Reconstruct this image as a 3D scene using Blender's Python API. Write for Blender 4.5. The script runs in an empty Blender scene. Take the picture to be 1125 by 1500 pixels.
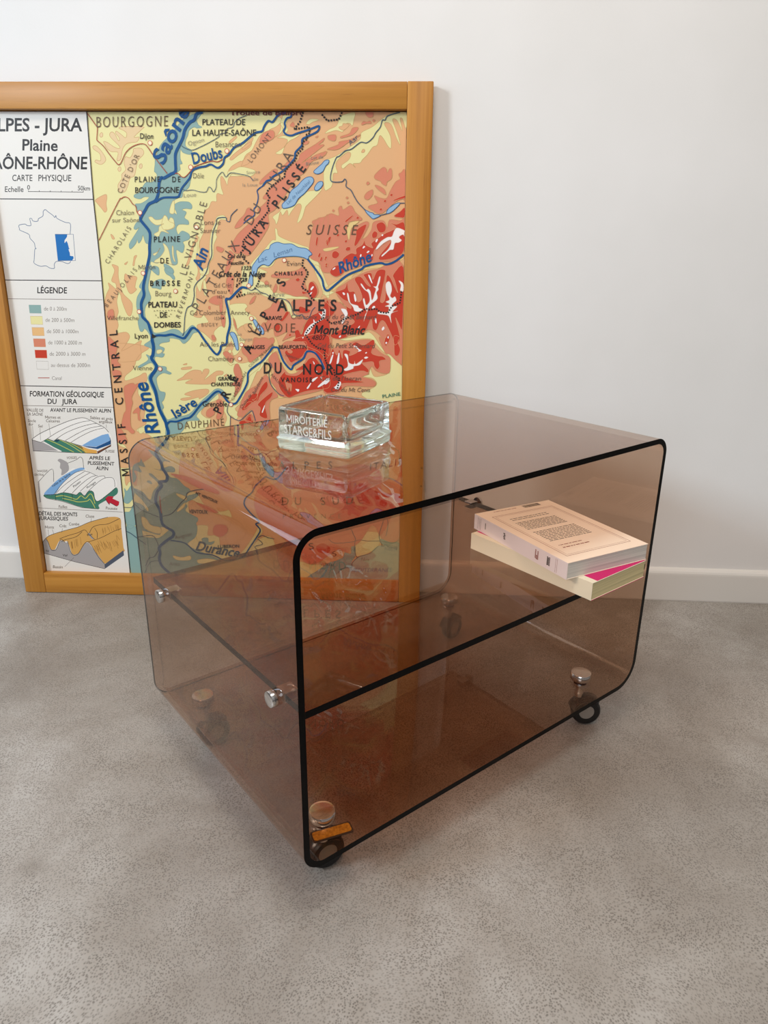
import bpy, bmesh, math, random
from mathutils import Vector, Matrix
from mathutils.geometry import delaunay_2d_cdt

# ============================================================ camera, world, lights, exposure
S = bpy.context.scene
C = S.collection
cam_d = bpy.data.cameras.new('camera'); cam = bpy.data.objects.new('camera', cam_d); C.objects.link(cam)
cam_d.sensor_fit = 'VERTICAL'; cam_d.sensor_height = 36.0
cam_d.lens = 36.0 * 1046.93 / 1500.0
cam_d.clip_start = 0.02; cam_d.clip_end = 60
YAW, PITCH, ROLL = -0.05711, -0.34831, 0.00892
fwd = Vector((math.sin(YAW) * math.cos(PITCH), math.cos(YAW) * math.cos(PITCH), math.sin(PITCH)))
rgt = Vector((math.cos(YAW), -math.sin(YAW), 0)); upv = rgt.cross(fwd)
r2 = rgt * math.cos(ROLL) + upv * math.sin(ROLL); u2 = upv * math.cos(ROLL) - rgt * math.sin(ROLL)
cam.matrix_world = Matrix(((r2.x, u2.x, -fwd.x, 0.0), (r2.y, u2.y, -fwd.y, -1.45471), (r2.z, u2.z, -fwd.z, 0.71321), (0, 0, 0, 1)))
S.camera = cam

world = bpy.data.worlds.new('room_light'); S.world = world; world.use_nodes = True
bg = world.node_tree.nodes['Background']
bg.inputs[1].default_value = 1.0
wt = world.node_tree; wc = wt.nodes.new('ShaderNodeTexCoord'); wsep = wt.nodes.new('ShaderNodeSeparateXYZ'); wr = wt.nodes.new('ShaderNodeValToRGB')
wt.links.new(wc.outputs['Generated'], wsep.inputs[0]); wt.links.new(wsep.outputs[2], wr.inputs[0]); wt.links.new(wr.outputs[0], bg.inputs[0])
for e, (p, c) in zip(wr.color_ramp.elements, ((0.0, (0.13, 0.12, 0.115, 1)), (0.75, (0.48, 0.465, 0.45, 1)))): e.position = p; e.color = c

def area(name, loc, target, sx, sy, power, col):
    d = bpy.data.lights.new(name, 'AREA'); d.shape = 'RECTANGLE'; d.size = sx; d.size_y = sy; d.energy = power; d.color = col
    o = bpy.data.objects.new(name, d); C.objects.link(o); o.location = loc
    o.rotation_euler = (Vector(target) - Vector(loc)).to_track_quat('-Z', 'Y').to_euler()
    return o
area('window_daylight', (-1.25, -0.78, 1.06), (0.0, -0.76, 0.80), 0.9, 0.36, 4.6, (0.60, 0.79, 1.0))
area('far_window_daylight', (-2.3, -1.95, 1.85), (0.35, -0.5, 0.30), 0.5, 0.5, 17, (0.86, 0.93, 1.0)).data.spread = math.radians(95)
area('rear_window_daylight', (-0.6, -3.0, 1.35), (0.4, -0.5, 0.35), 1.2, 1.2, 17, (0.86, 0.93, 1.0))
area('ceiling_lamp', (0.05, -1.25, 2.5), (0.3, -0.95, 0.0), 0.6, 0.6, 29, (1.0, 0.90, 0.78))

S.view_settings.view_transform = 'Standard'; S.view_settings.look = 'None'
S.view_settings.exposure = -0.09; S.view_settings.gamma = 1.0; S.view_settings.use_curve_mapping = False
S.cycles.transparent_max_bounces = 40
S.cycles.max_bounces = 16; S.cycles.transmission_bounces = 14; S.cycles.glossy_bounces = 8; S.cycles.diffuse_bounces = 4

# ============================================================ helpers
def srgb(r, g, b):
    f = lambda c: (c / 255 / 12.92) if c / 255 <= 0.04045 else ((c / 255 + 0.055) / 1.055) ** 2.4
    return (f(r), f(g), f(b), 1.0)

def mat(name, col=(200, 200, 200), rough=0.5, metal=0.0, spec=0.5):
    m = bpy.data.materials.new(name); m.use_nodes = True
    b = m.node_tree.nodes['Principled BSDF']
    b.inputs['Base Color'].default_value = srgb(*col); b.inputs['Roughness'].default_value = rough
    b.inputs['Metallic'].default_value = metal; b.inputs['Specular IOR Level'].default_value = spec
    return m

def nd(m, typ, **kw):
    n = m.node_tree.nodes.new(typ)
    for k, v in kw.items():
        if k in n.inputs: n.inputs[k].default_value = v
        else: setattr(n, k, v)
    return n

def lk(m, a, b): m.node_tree.links.new(a, b)

def bsdf(m): return m.node_tree.nodes['Principled BSDF']

def ramp(m, fac, stops):
    r = nd(m, 'ShaderNodeValToRGB')
    while len(r.color_ramp.elements) < len(stops): r.color_ramp.elements.new(0.5)
    for e, (p, c) in zip(r.color_ramp.elements, stops): e.position = p; e.color = c
    lk(m, fac, r.inputs[0]); return r.outputs[0]

def mixc(m, fac, a, b, mode='MIX'):
    n = nd(m, 'ShaderNodeMix', data_type='RGBA', blend_type=mode)
    for s, v in ((0, fac), (6, a), (7, b)):
        if isinstance(v, (int, float, tuple)): n.inputs[s].default_value = v
        else: lk(m, v, n.inputs[s])
    return n.outputs[2]

def coords(m, scale=(1, 1, 1), rot=(0, 0, 0)):
    t = nd(m, 'ShaderNodeTexCoord'); mp = nd(m, 'ShaderNodeMapping')
    mp.inputs['Scale'].default_value = scale; mp.inputs['Rotation'].default_value = rot
    lk(m, t.outputs['Object'], mp.inputs[0]); return mp.outputs[0]

def noise(m, vec, scale, detail=4, rough=0.55, dist=0.0):
    n = nd(m, 'ShaderNodeTexNoise', Scale=scale, Detail=detail, Roughness=rough, Distortion=dist)
    lk(m, vec, n.inputs['Vector']); return n.outputs[0]

def bump(m, h, strength, dist=0.002):
    b = nd(m, 'ShaderNodeBump', Strength=strength, Distance=dist); lk(m, h, b.inputs['Height'])
    lk(m, b.outputs[0], bsdf(m).inputs['Normal'])

def obj(name, bm, m, parent=None, smooth=False, angle=None):
    me = bpy.data.meshes.new(name)
    bmesh.ops.recalc_face_normals(bm, faces=bm.faces[:])
    bm.to_mesh(me); bm.free()
    for x in (m if isinstance(m, (list, tuple)) else [m]): me.materials.append(x)
    if smooth:
        for p in me.polygons: p.use_smooth = True
        if angle: me.set_sharp_from_angle(angle=math.radians(angle))
    o = bpy.data.objects.new(name, me); C.objects.link(o)
    if parent: o.parent = parent
    return o

def thing(name, label, cat, loc=(0, 0, 0), rot=(0, 0, 0)):
    o = bpy.data.objects.new(name, None); C.objects.link(o)
    o.location = loc; o.rotation_euler = rot; o['label'] = label; o['category'] = cat
    o.empty_display_size = 0.05
    return o

def box(bm, x0, x1, y0, y1, z0, z1, bev=0.0, seg=2, mi=0, M=None):
    mtx = Matrix.Translation(((x0 + x1) / 2, (y0 + y1) / 2, (z0 + z1) / 2)) @ Matrix.Diagonal((x1 - x0, y1 - y0, z1 - z0, 1))
    r = bmesh.ops.create_cube(bm, size=1.0, matrix=mtx)
    vs = r['verts']
    if bev > 0:
        es = list({e for v in vs for e in v.link_edges})
        rb = bmesh.ops.bevel(bm, geom=es, offset=bev, segments=seg, affect='EDGES', profile=0.5)
        vs = list({v for f in rb['faces'] for v in f.verts} | {v for v in vs if v.is_valid})
    fs = {f for v in vs for f in v.link_faces}
    for f in fs: f.material_index = mi
    if M is not None: bmesh.ops.transform(bm, matrix=M, verts=list({v for f in fs for v in f.verts}))

def lathe(bm, prof, seg=40, M=None, mi=0):
    rings = []
    for r, z in prof:
        if r < 1e-6: rings.append([bm.verts.new((0, 0, z))])
        else: rings.append([bm.verts.new((r * math.cos(2 * math.pi * k / seg), r * math.sin(2 * math.pi * k / seg), z)) for k in range(seg)])
    for a, b in zip(rings, rings[1:]):
        for k in range(seg):
            k2 = (k + 1) % seg
            q = [a[k % len(a)], a[k2 % len(a)], b[k2 % len(b)], b[k % len(b)]]
            q = list(dict.fromkeys(q))
            if len(q) > 2:
                f = bm.faces.new(q); f.material_index = mi
    if M is not None: bmesh.ops.transform(bm, matrix=M, verts=[v for r in rings for v in r])

# ============================================================ the room
wall_m = mat('white_wall_paint', (226, 224, 222), 0.75, spec=0.25)
v = coords(wall_m)
n1 = noise(wall_m, v, 3.0, 3); n2 = noise(wall_m, v, 260.0, 2)
lk(wall_m, ramp(wall_m, n1, [(0.3, srgb(222, 220, 217)), (0.7, srgb(229, 227, 225))]), bsdf(wall_m).inputs['Base Color'])
bump(wall_m, n2, 0.12, 0.001)
bm = bmesh.new(); box(bm, -2.6, 2.6, 0.0, 0.12, 0.0, 2.5)
w = obj('wall_back', bm, wall_m); w['kind'] = 'structure'

floor_m = mat('speckled_grey_vinyl', (160, 150, 140), 0.42, spec=0.42)
v = coords(floor_m)
big = noise(floor_m, v, 2.6, 6, 0.62, 0.6); mid = noise(floor_m, v, 14.0, 5, 0.6)
base = ramp(floor_m, big, [(0.30, srgb(132, 123, 114)), (0.5, srgb(156, 149, 141)), (0.68, srgb(176, 171, 165))])
c2 = mixc(floor_m, ramp(floor_m, mid, [(0.4, (0, 0, 0, 1)), (0.75, (0.45, 0.45, 0.45, 1))]), base, srgb(132, 122, 111))
vs = nd(floor_m, 'ShaderNodeVectorMath', operation='ADD')
wob = nd(floor_m, 'ShaderNodeTexNoise', Scale=6.0, Detail=1.0)
lk(floor_m, v, wob.inputs['Vector']); sc = nd(floor_m, 'ShaderNodeVectorMath', operation='SCALE'); sc.inputs['Scale'].default_value = 0.05
lk(floor_m, wob.outputs[1], sc.inputs[0]); lk(floor_m, v, vs.inputs[0]); lk(floor_m, sc.outputs[0], vs.inputs[1])
vo = nd(floor_m, 'ShaderNodeTexVoronoi', Scale=400.0, Randomness=0.95); lk(floor_m, vs.outputs[0], vo.inputs['Vector'])
dots = ramp(floor_m, vo.outputs['Distance'], [(0.14, (1, 1, 1, 1)), (0.56, (0, 0, 0, 1))])
dm = noise(floor_m, v, 22.0, 3); dmr = ramp(floor_m, dm, [(0.36, (0.45, 0.45, 0.45, 1)), (0.64, (0.85, 0.85, 0.85, 1))])
fac = mixc(floor_m, 1.0, dots, dmr, 'MULTIPLY')
col = mixc(floor_m, fac, c2, srgb(88, 80, 73))
stain = noise(floor_m, v, 7.0, 2, 0.5); sm = ramp(floor_m, stain, [(0.70, (0, 0, 0, 1)), (0.80, (0.4, 0.4, 0.4, 1))])
col = mixc(floor_m, sm, col, srgb(106, 96, 87))
lk(floor_m, col, bsdf(floor_m).inputs['Base Color'])
bump(floor_m, fac, -0.25, 0.0006)
bm = bmesh.new(); box(bm, -2.6, 2.6, -3.2, 0.12, -0.08, 0.0)
w = obj('floor', bm, floor_m); w['kind'] = 'structure'

base_m = mat('white_baseboard_gloss', (224, 220, 214), 0.4)
bm = bmesh.new()
prof = [(0.0, 0.0), (-0.011, 0.0), (-0.012, 0.003), (-0.012, 0.062), (-0.0115, 0.066), (-0.0095, 0.070), (-0.006, 0.0735), (-0.002, 0.0751), (0.0, 0.0751)]
a = [bm.verts.new((-2.6, y, z)) for y, z in prof]; b = [bm.verts.new((2.6, y, z)) for y, z in prof]
for k in range(len(prof)):
    k2 = (k + 1) % len(prof); bm.faces.new((a[k], a[k2], b[k2], b[k]))
bm.faces.new(a); bm.faces.new(b)
w = obj('baseboard_back', bm, base_m); w['kind'] = 'structure'

# ============================================================ framed wall map
FW, FH, FD, IX, IZ0, IZ1 = 0.435, 0.99466, 0.021, 0.3893, 0.0465, 0.9505
LEAN, FYAW = 0.03947, 0.01591
frame = thing('framed_map', 'large school map of the Alps and Jura in honey-coloured wooden frame leaning on wall', 'framed map')
frame.matrix_world = Matrix.Translation((-0.00093 - 0.435 * math.cos(FYAW), -0.0652 - 0.435 * math.sin(FYAW), 0.0009)) @ Matrix.Rotation(FYAW, 4, 'Z') @ Matrix.Rotation(-LEAN, 4, 'X')

def wood(name, axis):
    m = mat(name, (190, 125, 55), 0.42, spec=0.35)
    sc = [70.0, 70.0, 70.0]; sc[axis] = 2.2
    v = coords(m, tuple(sc)); g = noise(m, v, 1.0, 6, 0.6, 0.4)
    sc2 = [14.0, 14.0, 14.0]; sc2[axis] = 0.9
    g2 = noise(m, coords(m, tuple(sc2)), 1.0, 3, 0.5, 0.8)
    sc3 = [420.0, 420.0, 420.0]; sc3[axis] = 16.0
    g3 = noise(m, coords(m, tuple(sc3)), 1.0, 2, 0.5)
    c = ramp(m, g, [(0.25, srgb(150, 96, 30)), (0.5, srgb(174, 116, 42)), (0.75, srgb(192, 136, 60))])
    c = mixc(m, ramp(m, g2, [(0.35, (0, 0, 0, 1)), (0.7, (0.5, 0.5, 0.5, 1))]), c, srgb(196, 140, 64))
    c = mixc(m, ramp(m, g3, [(0.66, (0, 0, 0, 1)), (0.76, (0.5, 0.5, 0.5, 1))]), c, srgb(128, 76, 26))
    lk(m, c, bsdf(m).inputs['Base Color']); bump(m, g3, 0.08, 0.0005); return m
wood_v = wood('honey_oak_upright', 2); wood_h = wood('honey_oak_crosswise', 0)
for x0, x1 in ((-FW, -IX), (IX, FW)):
    bm = bmesh.new(); box(bm, x0, x1, 0.0, FD, 0.0, FH, 0.0016); obj('frame_stile', bm, wood_v, frame, True, 40)
for z0, z1 in ((0.0, IZ0), (IZ1, FH)):
    bm = bmesh.new(); box(bm, -IX + 0.0003, IX - 0.0003, 0.0003, FD, z0 + 0.0004, z1 - 0.0004, 0.0012); obj('frame_rail', bm, wood_h, frame, True, 40)
bm = bmesh.new(); box(bm, -IX + 0.001, IX - 0.001, 0.0170, 0.0205, IZ0 + 0.001, IZ1 - 0.001)
obj('backing_board', bm, mat('brown_hardboard', (120, 85, 55), 0.8), frame)
plate_m = mat('dull_steel', (150, 150, 140), 0.35, 1.0)
bm = bmesh.new(); box(bm, FW - 0.001, FW + 0.0025, 0.004, 0.019, 0.697, 0.722, 0.0006)
hp = obj('hanging_plate', bm, plate_m, frame); hp['label'] = 'small steel hanging plate on the edge of the frame'
screw_m = mat('dark_screw', (70, 50, 35), 0.4, 0.8)
for z in (0.262, 0.30):
    bm = bmesh.new(); lathe(bm, [(0, 0.001), (0.0018, 0.0008), (0.0022, 0.0), (0.0022, -0.002)], 12, Matrix.Translation((FW - 0.003, 0, z)) @ Matrix.Rotation(math.pi / 2, 4, 'X'))
    obj('screw', bm, screw_m, frame)

# ---- printed sheet: flat inks laid one over the other on the paper
INK = dict(Y=(222, 213, 152), Yo=(222, 192, 128), Op=(220, 192, 146), O=(217, 168, 120), Ol=(222, 176, 118), S=(207, 126, 97), R=(190, 57, 35), W=(236, 230, 226), T=(134, 164, 158),
    L=(140, 174, 203), L2=(160, 172, 160), river=(6, 74, 128), stream=(62, 82, 102), canal=(164, 66, 48), ring=(192, 80, 60), town=(238, 224, 192), ink=(38, 34, 32), thin=(92, 78, 66), stip=(120, 110, 80), pale=(200, 205, 190),
    brown2=(96, 72, 50), grey2=(140, 132, 116), dred=(96, 26, 26), lakeink=(78, 112, 150), purple=(110, 92, 140), green=(62, 120, 100), paper=(222, 217, 209), white=(232, 227, 220), grey=(160, 154, 152), navy=(24, 76, 126),
    ylw=(196, 194, 92), orange=(216, 160, 76), sky=(122, 164, 206), brown=(112, 64, 40), arrow=(184, 28, 50), ochre=(206, 156, 84), slate=(76, 84, 98), hatch=(140, 96, 44), coast=(84, 104, 132), blue=(0, 100, 168),
    oY=(190, 160, 100), oT=(120, 150, 140), oO=(190, 142, 92), oS=(194, 142, 92), oR=(212, 148, 108), oW=(210, 160, 140), oL=(40, 92, 140), oP=(150, 140, 130))
POLY = [('Op',1,1,1,[-1362,9229,-1275,9254,-911,9249,-943,9205,-1095,9080,-997,9081,-1046,9006,-1132,8993,-1248,8967,-1327,8879,-1371,8727,-1418,8689,-1452,8702,-1418,8828,-1544,8841,-1622,8904,-1668,9004,-1598,8992,-1479,8917,-1397,8892,-1379,8929,-1520,9067,-1541,9129,-1495,9167,-1442,9130,-1396,9030,-1368,9030,-1377,9080,-1427,9142,-1409,9179,-1317,9117,-1252,9068,-1223,9143,-1281,9192]),
('Op',1,1,1,[-1875,8928,-1804,8928,-1703,8815,-1659,8701,-1753,8624,-1863,8662,-1844,8700,-1760,8688,-1761,8802,-1866,8878]),
('Op',1,1,1,[-1114,8892,-972,8893,-938,8805,-1064,8678,-1143,8447,-1234,8395,-1290,8266,-1358,8162,-1459,8161,-1475,8278,-1393,8382,-1385,8459,-1305,8536,-1322,8651,-1283,8753,-1199,8741,-1134,8829]),
('Op',1,1,1,[-1725,9126,-1694,9154,-1670,9142,-1675,9094,-1708,9077,-1728,9099]),
('Op',1,1,1,[-1041,8611,-1010,8640,-986,8627,-991,8578,-1024,8560,-1044,8583]),
('Op',1,1,1,[-1446,8559,-1414,8587,-1390,8574,-1395,8526,-1428,8508,-1449,8531]),
('O',1,1,1,[-1929,8021,-1738,8114,-1707,8068,-1734,7950,-1731,7844,-1779,7804,-1830,7870,-1907,7962]),
('O',1,1,1,[-1705,7417,-1663,7391,-1640,7337,-1684,7336]),
('O',1,1,1,[-1289,7026,-1236,7040,-1280,6958,-1305,6861,-1334,6861,-1310,6957]),
('O',1,1,1,[-1495,6887,-1424,6929,-1466,6873]),
('O',1,1,1,[-1741,6871,-1633,6844,-1624,6789,-1638,6650,-1612,6468,-1567,6327,-1418,6159,-1455,5944,-1530,5943,-1611,6185,-1628,6313,-1690,6439,-1667,6369,-1717,6184,-1706,5998,-1749,5883,-1733,5738,-1779,5592,-1594,5609,-1527,5522,-1618,5374,-1724,5239,-1498,5346,-1305,5452,-1330,5348,-1387,5066,-1998,5057,-1988,5354,-1986,5793,-1974,6110,-1914,6310,-1840,6437,-1852,6536,-1776,6480,-1707,6425,-1704,6523,-1780,6578,-1701,6760]),
('O',1,1,1,[-1498,6707,-1441,6680,-1280,6653,-1305,6555,-1329,6457,-1303,6415,-1416,6336,-1471,6385,-1503,6511,-1522,6623]),
('O',1,1,1,[-1969,5325,-1178,5336,-1345,5185,-1432,5080,-1473,4975,-1545,4868,-1697,4745,-1691,4654,-1418,4750,-1319,4811,-1258,4797,-1272,4646,-1401,4598,-1467,4398,-1343,4215,-1423,4198,-1358,4060,-1388,3903,-1360,3778,-1518,3696,-1558,3616,-1281,3518,-1214,3191,-1626,2906,-2046,2897,-1994,3703,-1990,4482]),
('S',5,1,1,[-1667,4579,-1555,4611,-1511,4581,-1432,4598,-1598,4334,-1594,4211,-1638,4086,-1671,3914,-1675,3709,-1605,3615,-1674,3566,-1761,3644,-1882,3705,-1807,3974,-1749,4084,-1755,4485]),
('S',5,1,1,[-1544,4088,-1446,4120,-1475,3980,-1471,3854,-1517,3869,-1521,3995,-1616,3993]),
('S',5,1,1,[-1963,5236,-1779,5149,-1821,5044,-1769,4955,-1941,4938,-1956,5087]),
('S',5,1,1,[-1949,4862,-1795,4849,-1775,4744,-1861,4667,-1946,4741]),
('S',5,1,1,[-1918,5996,-1808,6040,-1809,5882,-1919,5852]),
('S',5,1,1,[-1965,5502,-1885,5459,-1805,5342,-1854,5171,-1978,5169]),
('S',5,1,1,[-1962,3704,-1873,3642,-1787,3388,-1995,3384]),
('Y',2,1,1,[-1537,3664,-1421,3714,-1397,3635,-1498,3570]),
('Y',2,1,1,[-2143,3493,-1946,3401,-1816,3259,-2000,3336]),
('O',1,1,1,[-1917,2629,-1800,2780,-1654,2783,-1686,2455,-1823,2542,-1906,2450]),
('O',1,1,1,[1672,9490,1653,9371,1537,9261,1424,9216,1334,9149,1246,9127,1153,9004,1071,8869,954,8790,884,8653,855,8573,967,8528,1066,8471,810,8435,631,8423,585,8284,551,8353,492,8434,464,8399,468,8249,499,8121,397,8143,369,8097,363,8003,273,8002,214,7896,147,7848,100,7729,116,7586,81,7453,21,7344,-12,7247,-7,7125,-77,7063,-100,6927,-69,6803,-90,6691,-122,6616,-9,6517,-117,6490,-137,6211,-88,6148,-164,6019,-211,5928,-77,5904,-20,5956,43,5880,65,5815,-85,5787,-155,5761,-147,5683,-30,5606,86,5502,150,5437,208,5491,162,5621,277,5740,374,5767,412,5962,452,6192,510,6269,516,6142,558,5925,602,5731,645,5536,677,5365,533,5469,418,5362,330,5255,438,5230,470,5070,576,5005,655,4939,675,4777,651,4587,575,4449,456,4309,372,4308,270,4471,172,4456,177,4318,-39,4218,-175,4076,-241,3935,-135,3824,-164,3396,-604,3243,-753,2802,-677,2656,-516,2481,-293,2336,-91,2311,20,2223,187,2076,316,1775,142,1306,350,1029,571,972,884,1325,1179,1333,1305,706,1598,522,2345,543,3880,594,3880,9490]),
('O',1,1,1,[-55,7416,-24,7336,-111,7240,-150,7104,-203,6981,-239,6898,-301,6856,-229,7022,-192,7131,-157,7213,-99,7308]),
('O',1,1,1,[-650,4671,-520,4748,-454,4810,-295,4887,-142,4875,-131,4815,-78,4905,14,4907,9,4832,-92,4695,101,4833,196,4880,303,4866,284,4806,159,4774,88,4622,-438,4613,-435,4659,-323,4706,-463,4696]),
('O',1,1,1,[-516,4399,-324,4478,-74,4513,-6,4483,-50,4406,-211,4312,-240,4342,-494,4276,-602,4290,-553,4321,-364,4355]),
('O',1,1,1,[-522,4929,-336,4954,-354,4909,-525,4891]),
('O',1,1,1,[-502,4989,-423,5020,-425,4990]),
('O',1,1,1,[658,9010,775,9097,809,9085,757,9035,685,8985]),
('O',1,1,1,[657,8734,775,8835,1027,8999,1075,8986,1023,8911,829,8798,698,8709]),
('O',1,1,1,[617,8519,692,8608,837,8684,894,8697,1018,8811,1011,8660,846,8596,717,8545]),
('O',1,1,1,[897,8911,1086,9073,1099,9049,1039,8961,924,8886]),
('Y',2,1,1,[1503,9087,1631,9174,1663,9309,1608,9309,1619,9235,1561,9136]),
('Y',2,1,1,[1545,9075,1657,9112,1795,9112,1961,9137,1877,9075,1765,9025,1679,8938,1619,8813,1508,8825,1650,8913,1722,9001,1724,9050,1628,9075]),
('Y',2,1,1,[1682,9455,1804,9419,1747,9358,1717,9284,1742,9198,1657,9124,1647,9235,1608,9309,1638,9382]),
('Y',2,1,1,[2076,9309,2160,9383,2310,9371,2200,9334,2131,9297]),
('Y',2,1,1,[2417,9151,2486,9212,2624,9274,2680,9396,2735,9444,2954,9490,2940,9372,2912,9274,2871,9311,2803,9311,2775,9237,2733,9176,2624,9200,2513,9175]),
('Y',2,1,1,[602,8506,717,8545,846,8596,1007,8571,1111,8533,1108,8482,1007,8431,839,8449,685,8474,625,8416]),
('Y',2,1,1,[2389,8232,2395,8665,2508,8741,2619,8785,2842,8917,3049,9054,3076,9164,3281,9263,3444,9385,3606,9470,3880,9490,3880,9227,3811,9385,3770,9385,3814,9191,3716,9361,3634,9373,3719,9166,3784,8963,3707,9080,3608,9300,3485,9312,3597,9116,3613,8919,3558,8944,3474,9067,3405,9116,3365,8968,3283,8930,3214,8843,3173,8793,3090,8718,3049,8667,2924,8654,2965,8592,2868,8660,2743,8572,2715,8628,2841,8717,2883,8817,2814,8842,2646,8716,2604,8615,2637,8502,2560,8489,2545,8349,2530,8284,2487,8239]),
('O',3,1,1,[3076,8843,3104,8893,3138,8880,3125,8843]),
('Y',2,1,1,[1412,7745,1529,7825,1603,7904,1731,7918,1846,7971,2035,8166,2219,8206,2347,8232,2260,8129,2073,7959,2029,7907,1968,7736,1895,7650,1874,7669,1959,7919,1889,7971,1757,7827,1712,7761,1687,7865,1598,7773,1558,7838,1509,7680,1471,7614,1452,7680]),
('Y',2,1,1,[1447,7534,1489,7521,1514,7414,1685,7335,1827,7289,1970,7244,2085,7204,2169,7097,2267,6921,2264,6757,2221,6756,2165,6906,2051,6987,1965,7020,1821,7039,1617,7031,1456,6996,1379,6886,1276,6843,1129,6842,1111,6746,920,6744,956,6895,1064,7019,1215,7156,1382,7333,1454,7347]),
('Y',2,1,1,[793,6853,983,6841,1085,6842,1272,6761,1169,6732,1076,6635,1263,6539,1391,6401,1713,6349,1889,6322,2242,6298,2332,6411,2164,6852,2281,6866,2407,6579,2450,6496,2447,6300,2331,6369,2241,6270,1799,6279,1592,6263,1707,6151,1732,5982,1851,5983,1700,5896,1644,6037,1591,6207,1387,6303,1254,6302,1036,6383,857,6353,768,6352]),
('Y',2,1,1,[2348,6495,2405,6454,2464,6475,2567,6553,2508,6427,2566,6414,2419,6342,2360,6370]),
('Yo',2,1,1,[2391,6481,2729,6692,2875,6776,3092,6860,3236,6862,2918,6722,2888,6584,2845,6652,2655,6526,2508,6427]),
('Yo',2,1,1,[2860,6769,3149,6874,3438,6932,3567,6905,3880,7098,3880,7031,3611,6879,3598,6769,3525,6864,3150,6820,3034,6750]),
('Y',2,1,1,[357,7739,488,7766,541,7687,411,7686,361,7566,323,7432,335,7379,268,7243,240,7026,158,6902,132,6722,-3,6693,-40,6790,95,6833,163,6970,177,7189,224,7458,307,7632]),
('Y',2,1,1,[-21,7376,-3,7322,-27,7187,-19,7092,-64,7078]),
('Y',2,1,1,[20,6596,63,6569,78,6345,18,6344]),
('Y',2,1,1,[-15,6721,84,6667,4,6568,-53,6386,-118,6525,-53,6610]),
('Y',2,1,1,[512,6152,782,6183,853,6128,805,6056,920,5972,1015,5916,1045,5744,937,5685,821,5770,715,5754,620,5652,704,5537,776,5465,677,5302,581,5198,459,5196,543,5345,493,5534,569,5824,535,6024]),
('O',3,1,1,[559,5910,601,5853,636,5681,606,5666,567,5796]),
('O',3,1,1,[761,5769,882,5799,952,5685,830,5640]),
('S',5,1,1,[572,5882,600,5839,630,5695,594,5738]),
('Y',2,1,1,[327,5283,401,5254,480,5300,531,5123,663,5036,864,5083,944,5188,1053,5249,1057,4982,834,4784,794,4588,591,4233,388,4214,571,4432,674,4646,699,4827,631,4991,525,5019,463,4988,391,5077]),
('Y',2,1,1,[217,4211,376,4275,528,4216,638,4249,508,4124,580,4016,512,3906,407,3982,380,3779,270,3776,327,3950]),
('Y',2,1,1,[-312,3985,-163,4112,-200,4018,-97,3926,-5,3897,-94,3738,-252,3720,-242,3877]),
('O',3,1,1,[324,5238,402,5269,460,5211,508,5256,531,5123,480,5033,394,5121]),
('O',3,1,1,[374,4777,313,4776,377,4822]),
('Y',2,1,1,[832,4889,1099,5087,1335,5297,1286,5208,1159,5058,1045,4893,983,4862,848,4588,747,4404,666,4342,673,4464,792,4708]),
('Yo',2,1,1,[1359,5545,1417,5488,1443,5357,1511,5137,1672,4962,1751,5067,1950,5188,1857,5068,1749,4993,1791,4859,1638,4842,1549,4930,1464,5107,1395,5283,1206,5103,1275,4926,1295,4626,1473,4462,1625,4404,1408,4354,1290,4505,1206,4715,1197,4865,1220,5059,1320,5297]),
('Y',2,1,1,[3880,5109,3880,5147,3746,5171,3664,5236,3542,5313,3448,5417,3380,5520,3312,5610,3219,5674,3125,5634,3018,5600,2818,5558,2656,5523,2817,5506,3085,5542,3273,5538,3367,5442,3489,5312,3624,5209,3646,5090,3615,4890,3439,4820,3317,4832,3235,5031,3194,4950,3235,4857,3127,4842,2950,4853,3168,4803,3304,4778,3386,4685,3332,4603,3223,4547,3086,4436,3500,4168,3713,3614,3455,2892,3598,2749,3880,2905]),
('S',5,1,1,[572,7205,713,7410,827,7519,975,7639,1163,7783,1128,7866,1221,7937,1314,8032,1239,8066,1320,8172,1412,8259,1491,8335,1659,8427,1675,8510,1805,8637,1920,8714,1952,8804,2062,8877,2238,8973,2402,9076,2376,9018,2300,8965,2400,8963,2261,8861,2122,8764,1981,8664,2146,8748,2285,8816,2442,8853,2372,8765,2233,8715,2145,8665,2041,8512,1925,8440,1829,8348,1742,8243,1649,8103,1565,8021,1459,7868,1330,7784,1336,7599,1225,7414,1101,7251,922,7059,806,7098,674,7094,588,7191]),
('S',5,1,1,[693,7542,693,7581,771,7686,876,7782,936,7888,1013,7889,1060,7783,926,7687,791,7566]),
('S',5,1,1,[1192,8304,1224,8381,1442,8547,1526,8548,1495,8484,1322,8368]),
('S',5,1,1,[1597,8573,1669,8637,1798,8751,1782,8688,1667,8574]),
('S',5,1,1,[1284,9148,1466,9198,1490,9087,1362,9012,1222,8987]),
('S',5,1,1,[2236,9089,2292,9113,2278,9083]),
('S',5,1,1,[2014,9014,2111,9026,2110,8989,2040,8964]),
('S',5,1,1,[1786,9284,1843,9334,1868,9260,1799,9260]),
('S',5,1,1,[325,7217,453,7177,406,7109,320,7149]),
('S',5,1,1,[553,7137,651,7057,567,6864,502,6747,443,6746,497,6919]),
('S',5,1,1,[481,6643,616,6686,587,6421,538,6350,472,6489]),
('S',5,1,1,[99,6218,194,6304,314,6319,354,6249,304,6150,185,6163]),
('S',5,1,1,[313,6305,371,6278,357,6037,311,6022]),
('S',5,1,1,[322,5965,409,5909,384,5736,340,5764]),
('S',5,1,1,[93,6119,123,6119,119,6062,90,6076]),
('S',5,1,1,[118,5573,177,5559,188,5486,127,5485]),
('S',5,1,1,[2471,9114,2609,9126,2594,9028,2484,9052]),
('S',5,1,1,[2705,9102,2857,9152,2912,9238,3008,9250,3008,9213,2911,9127,2719,9077]),
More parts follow.
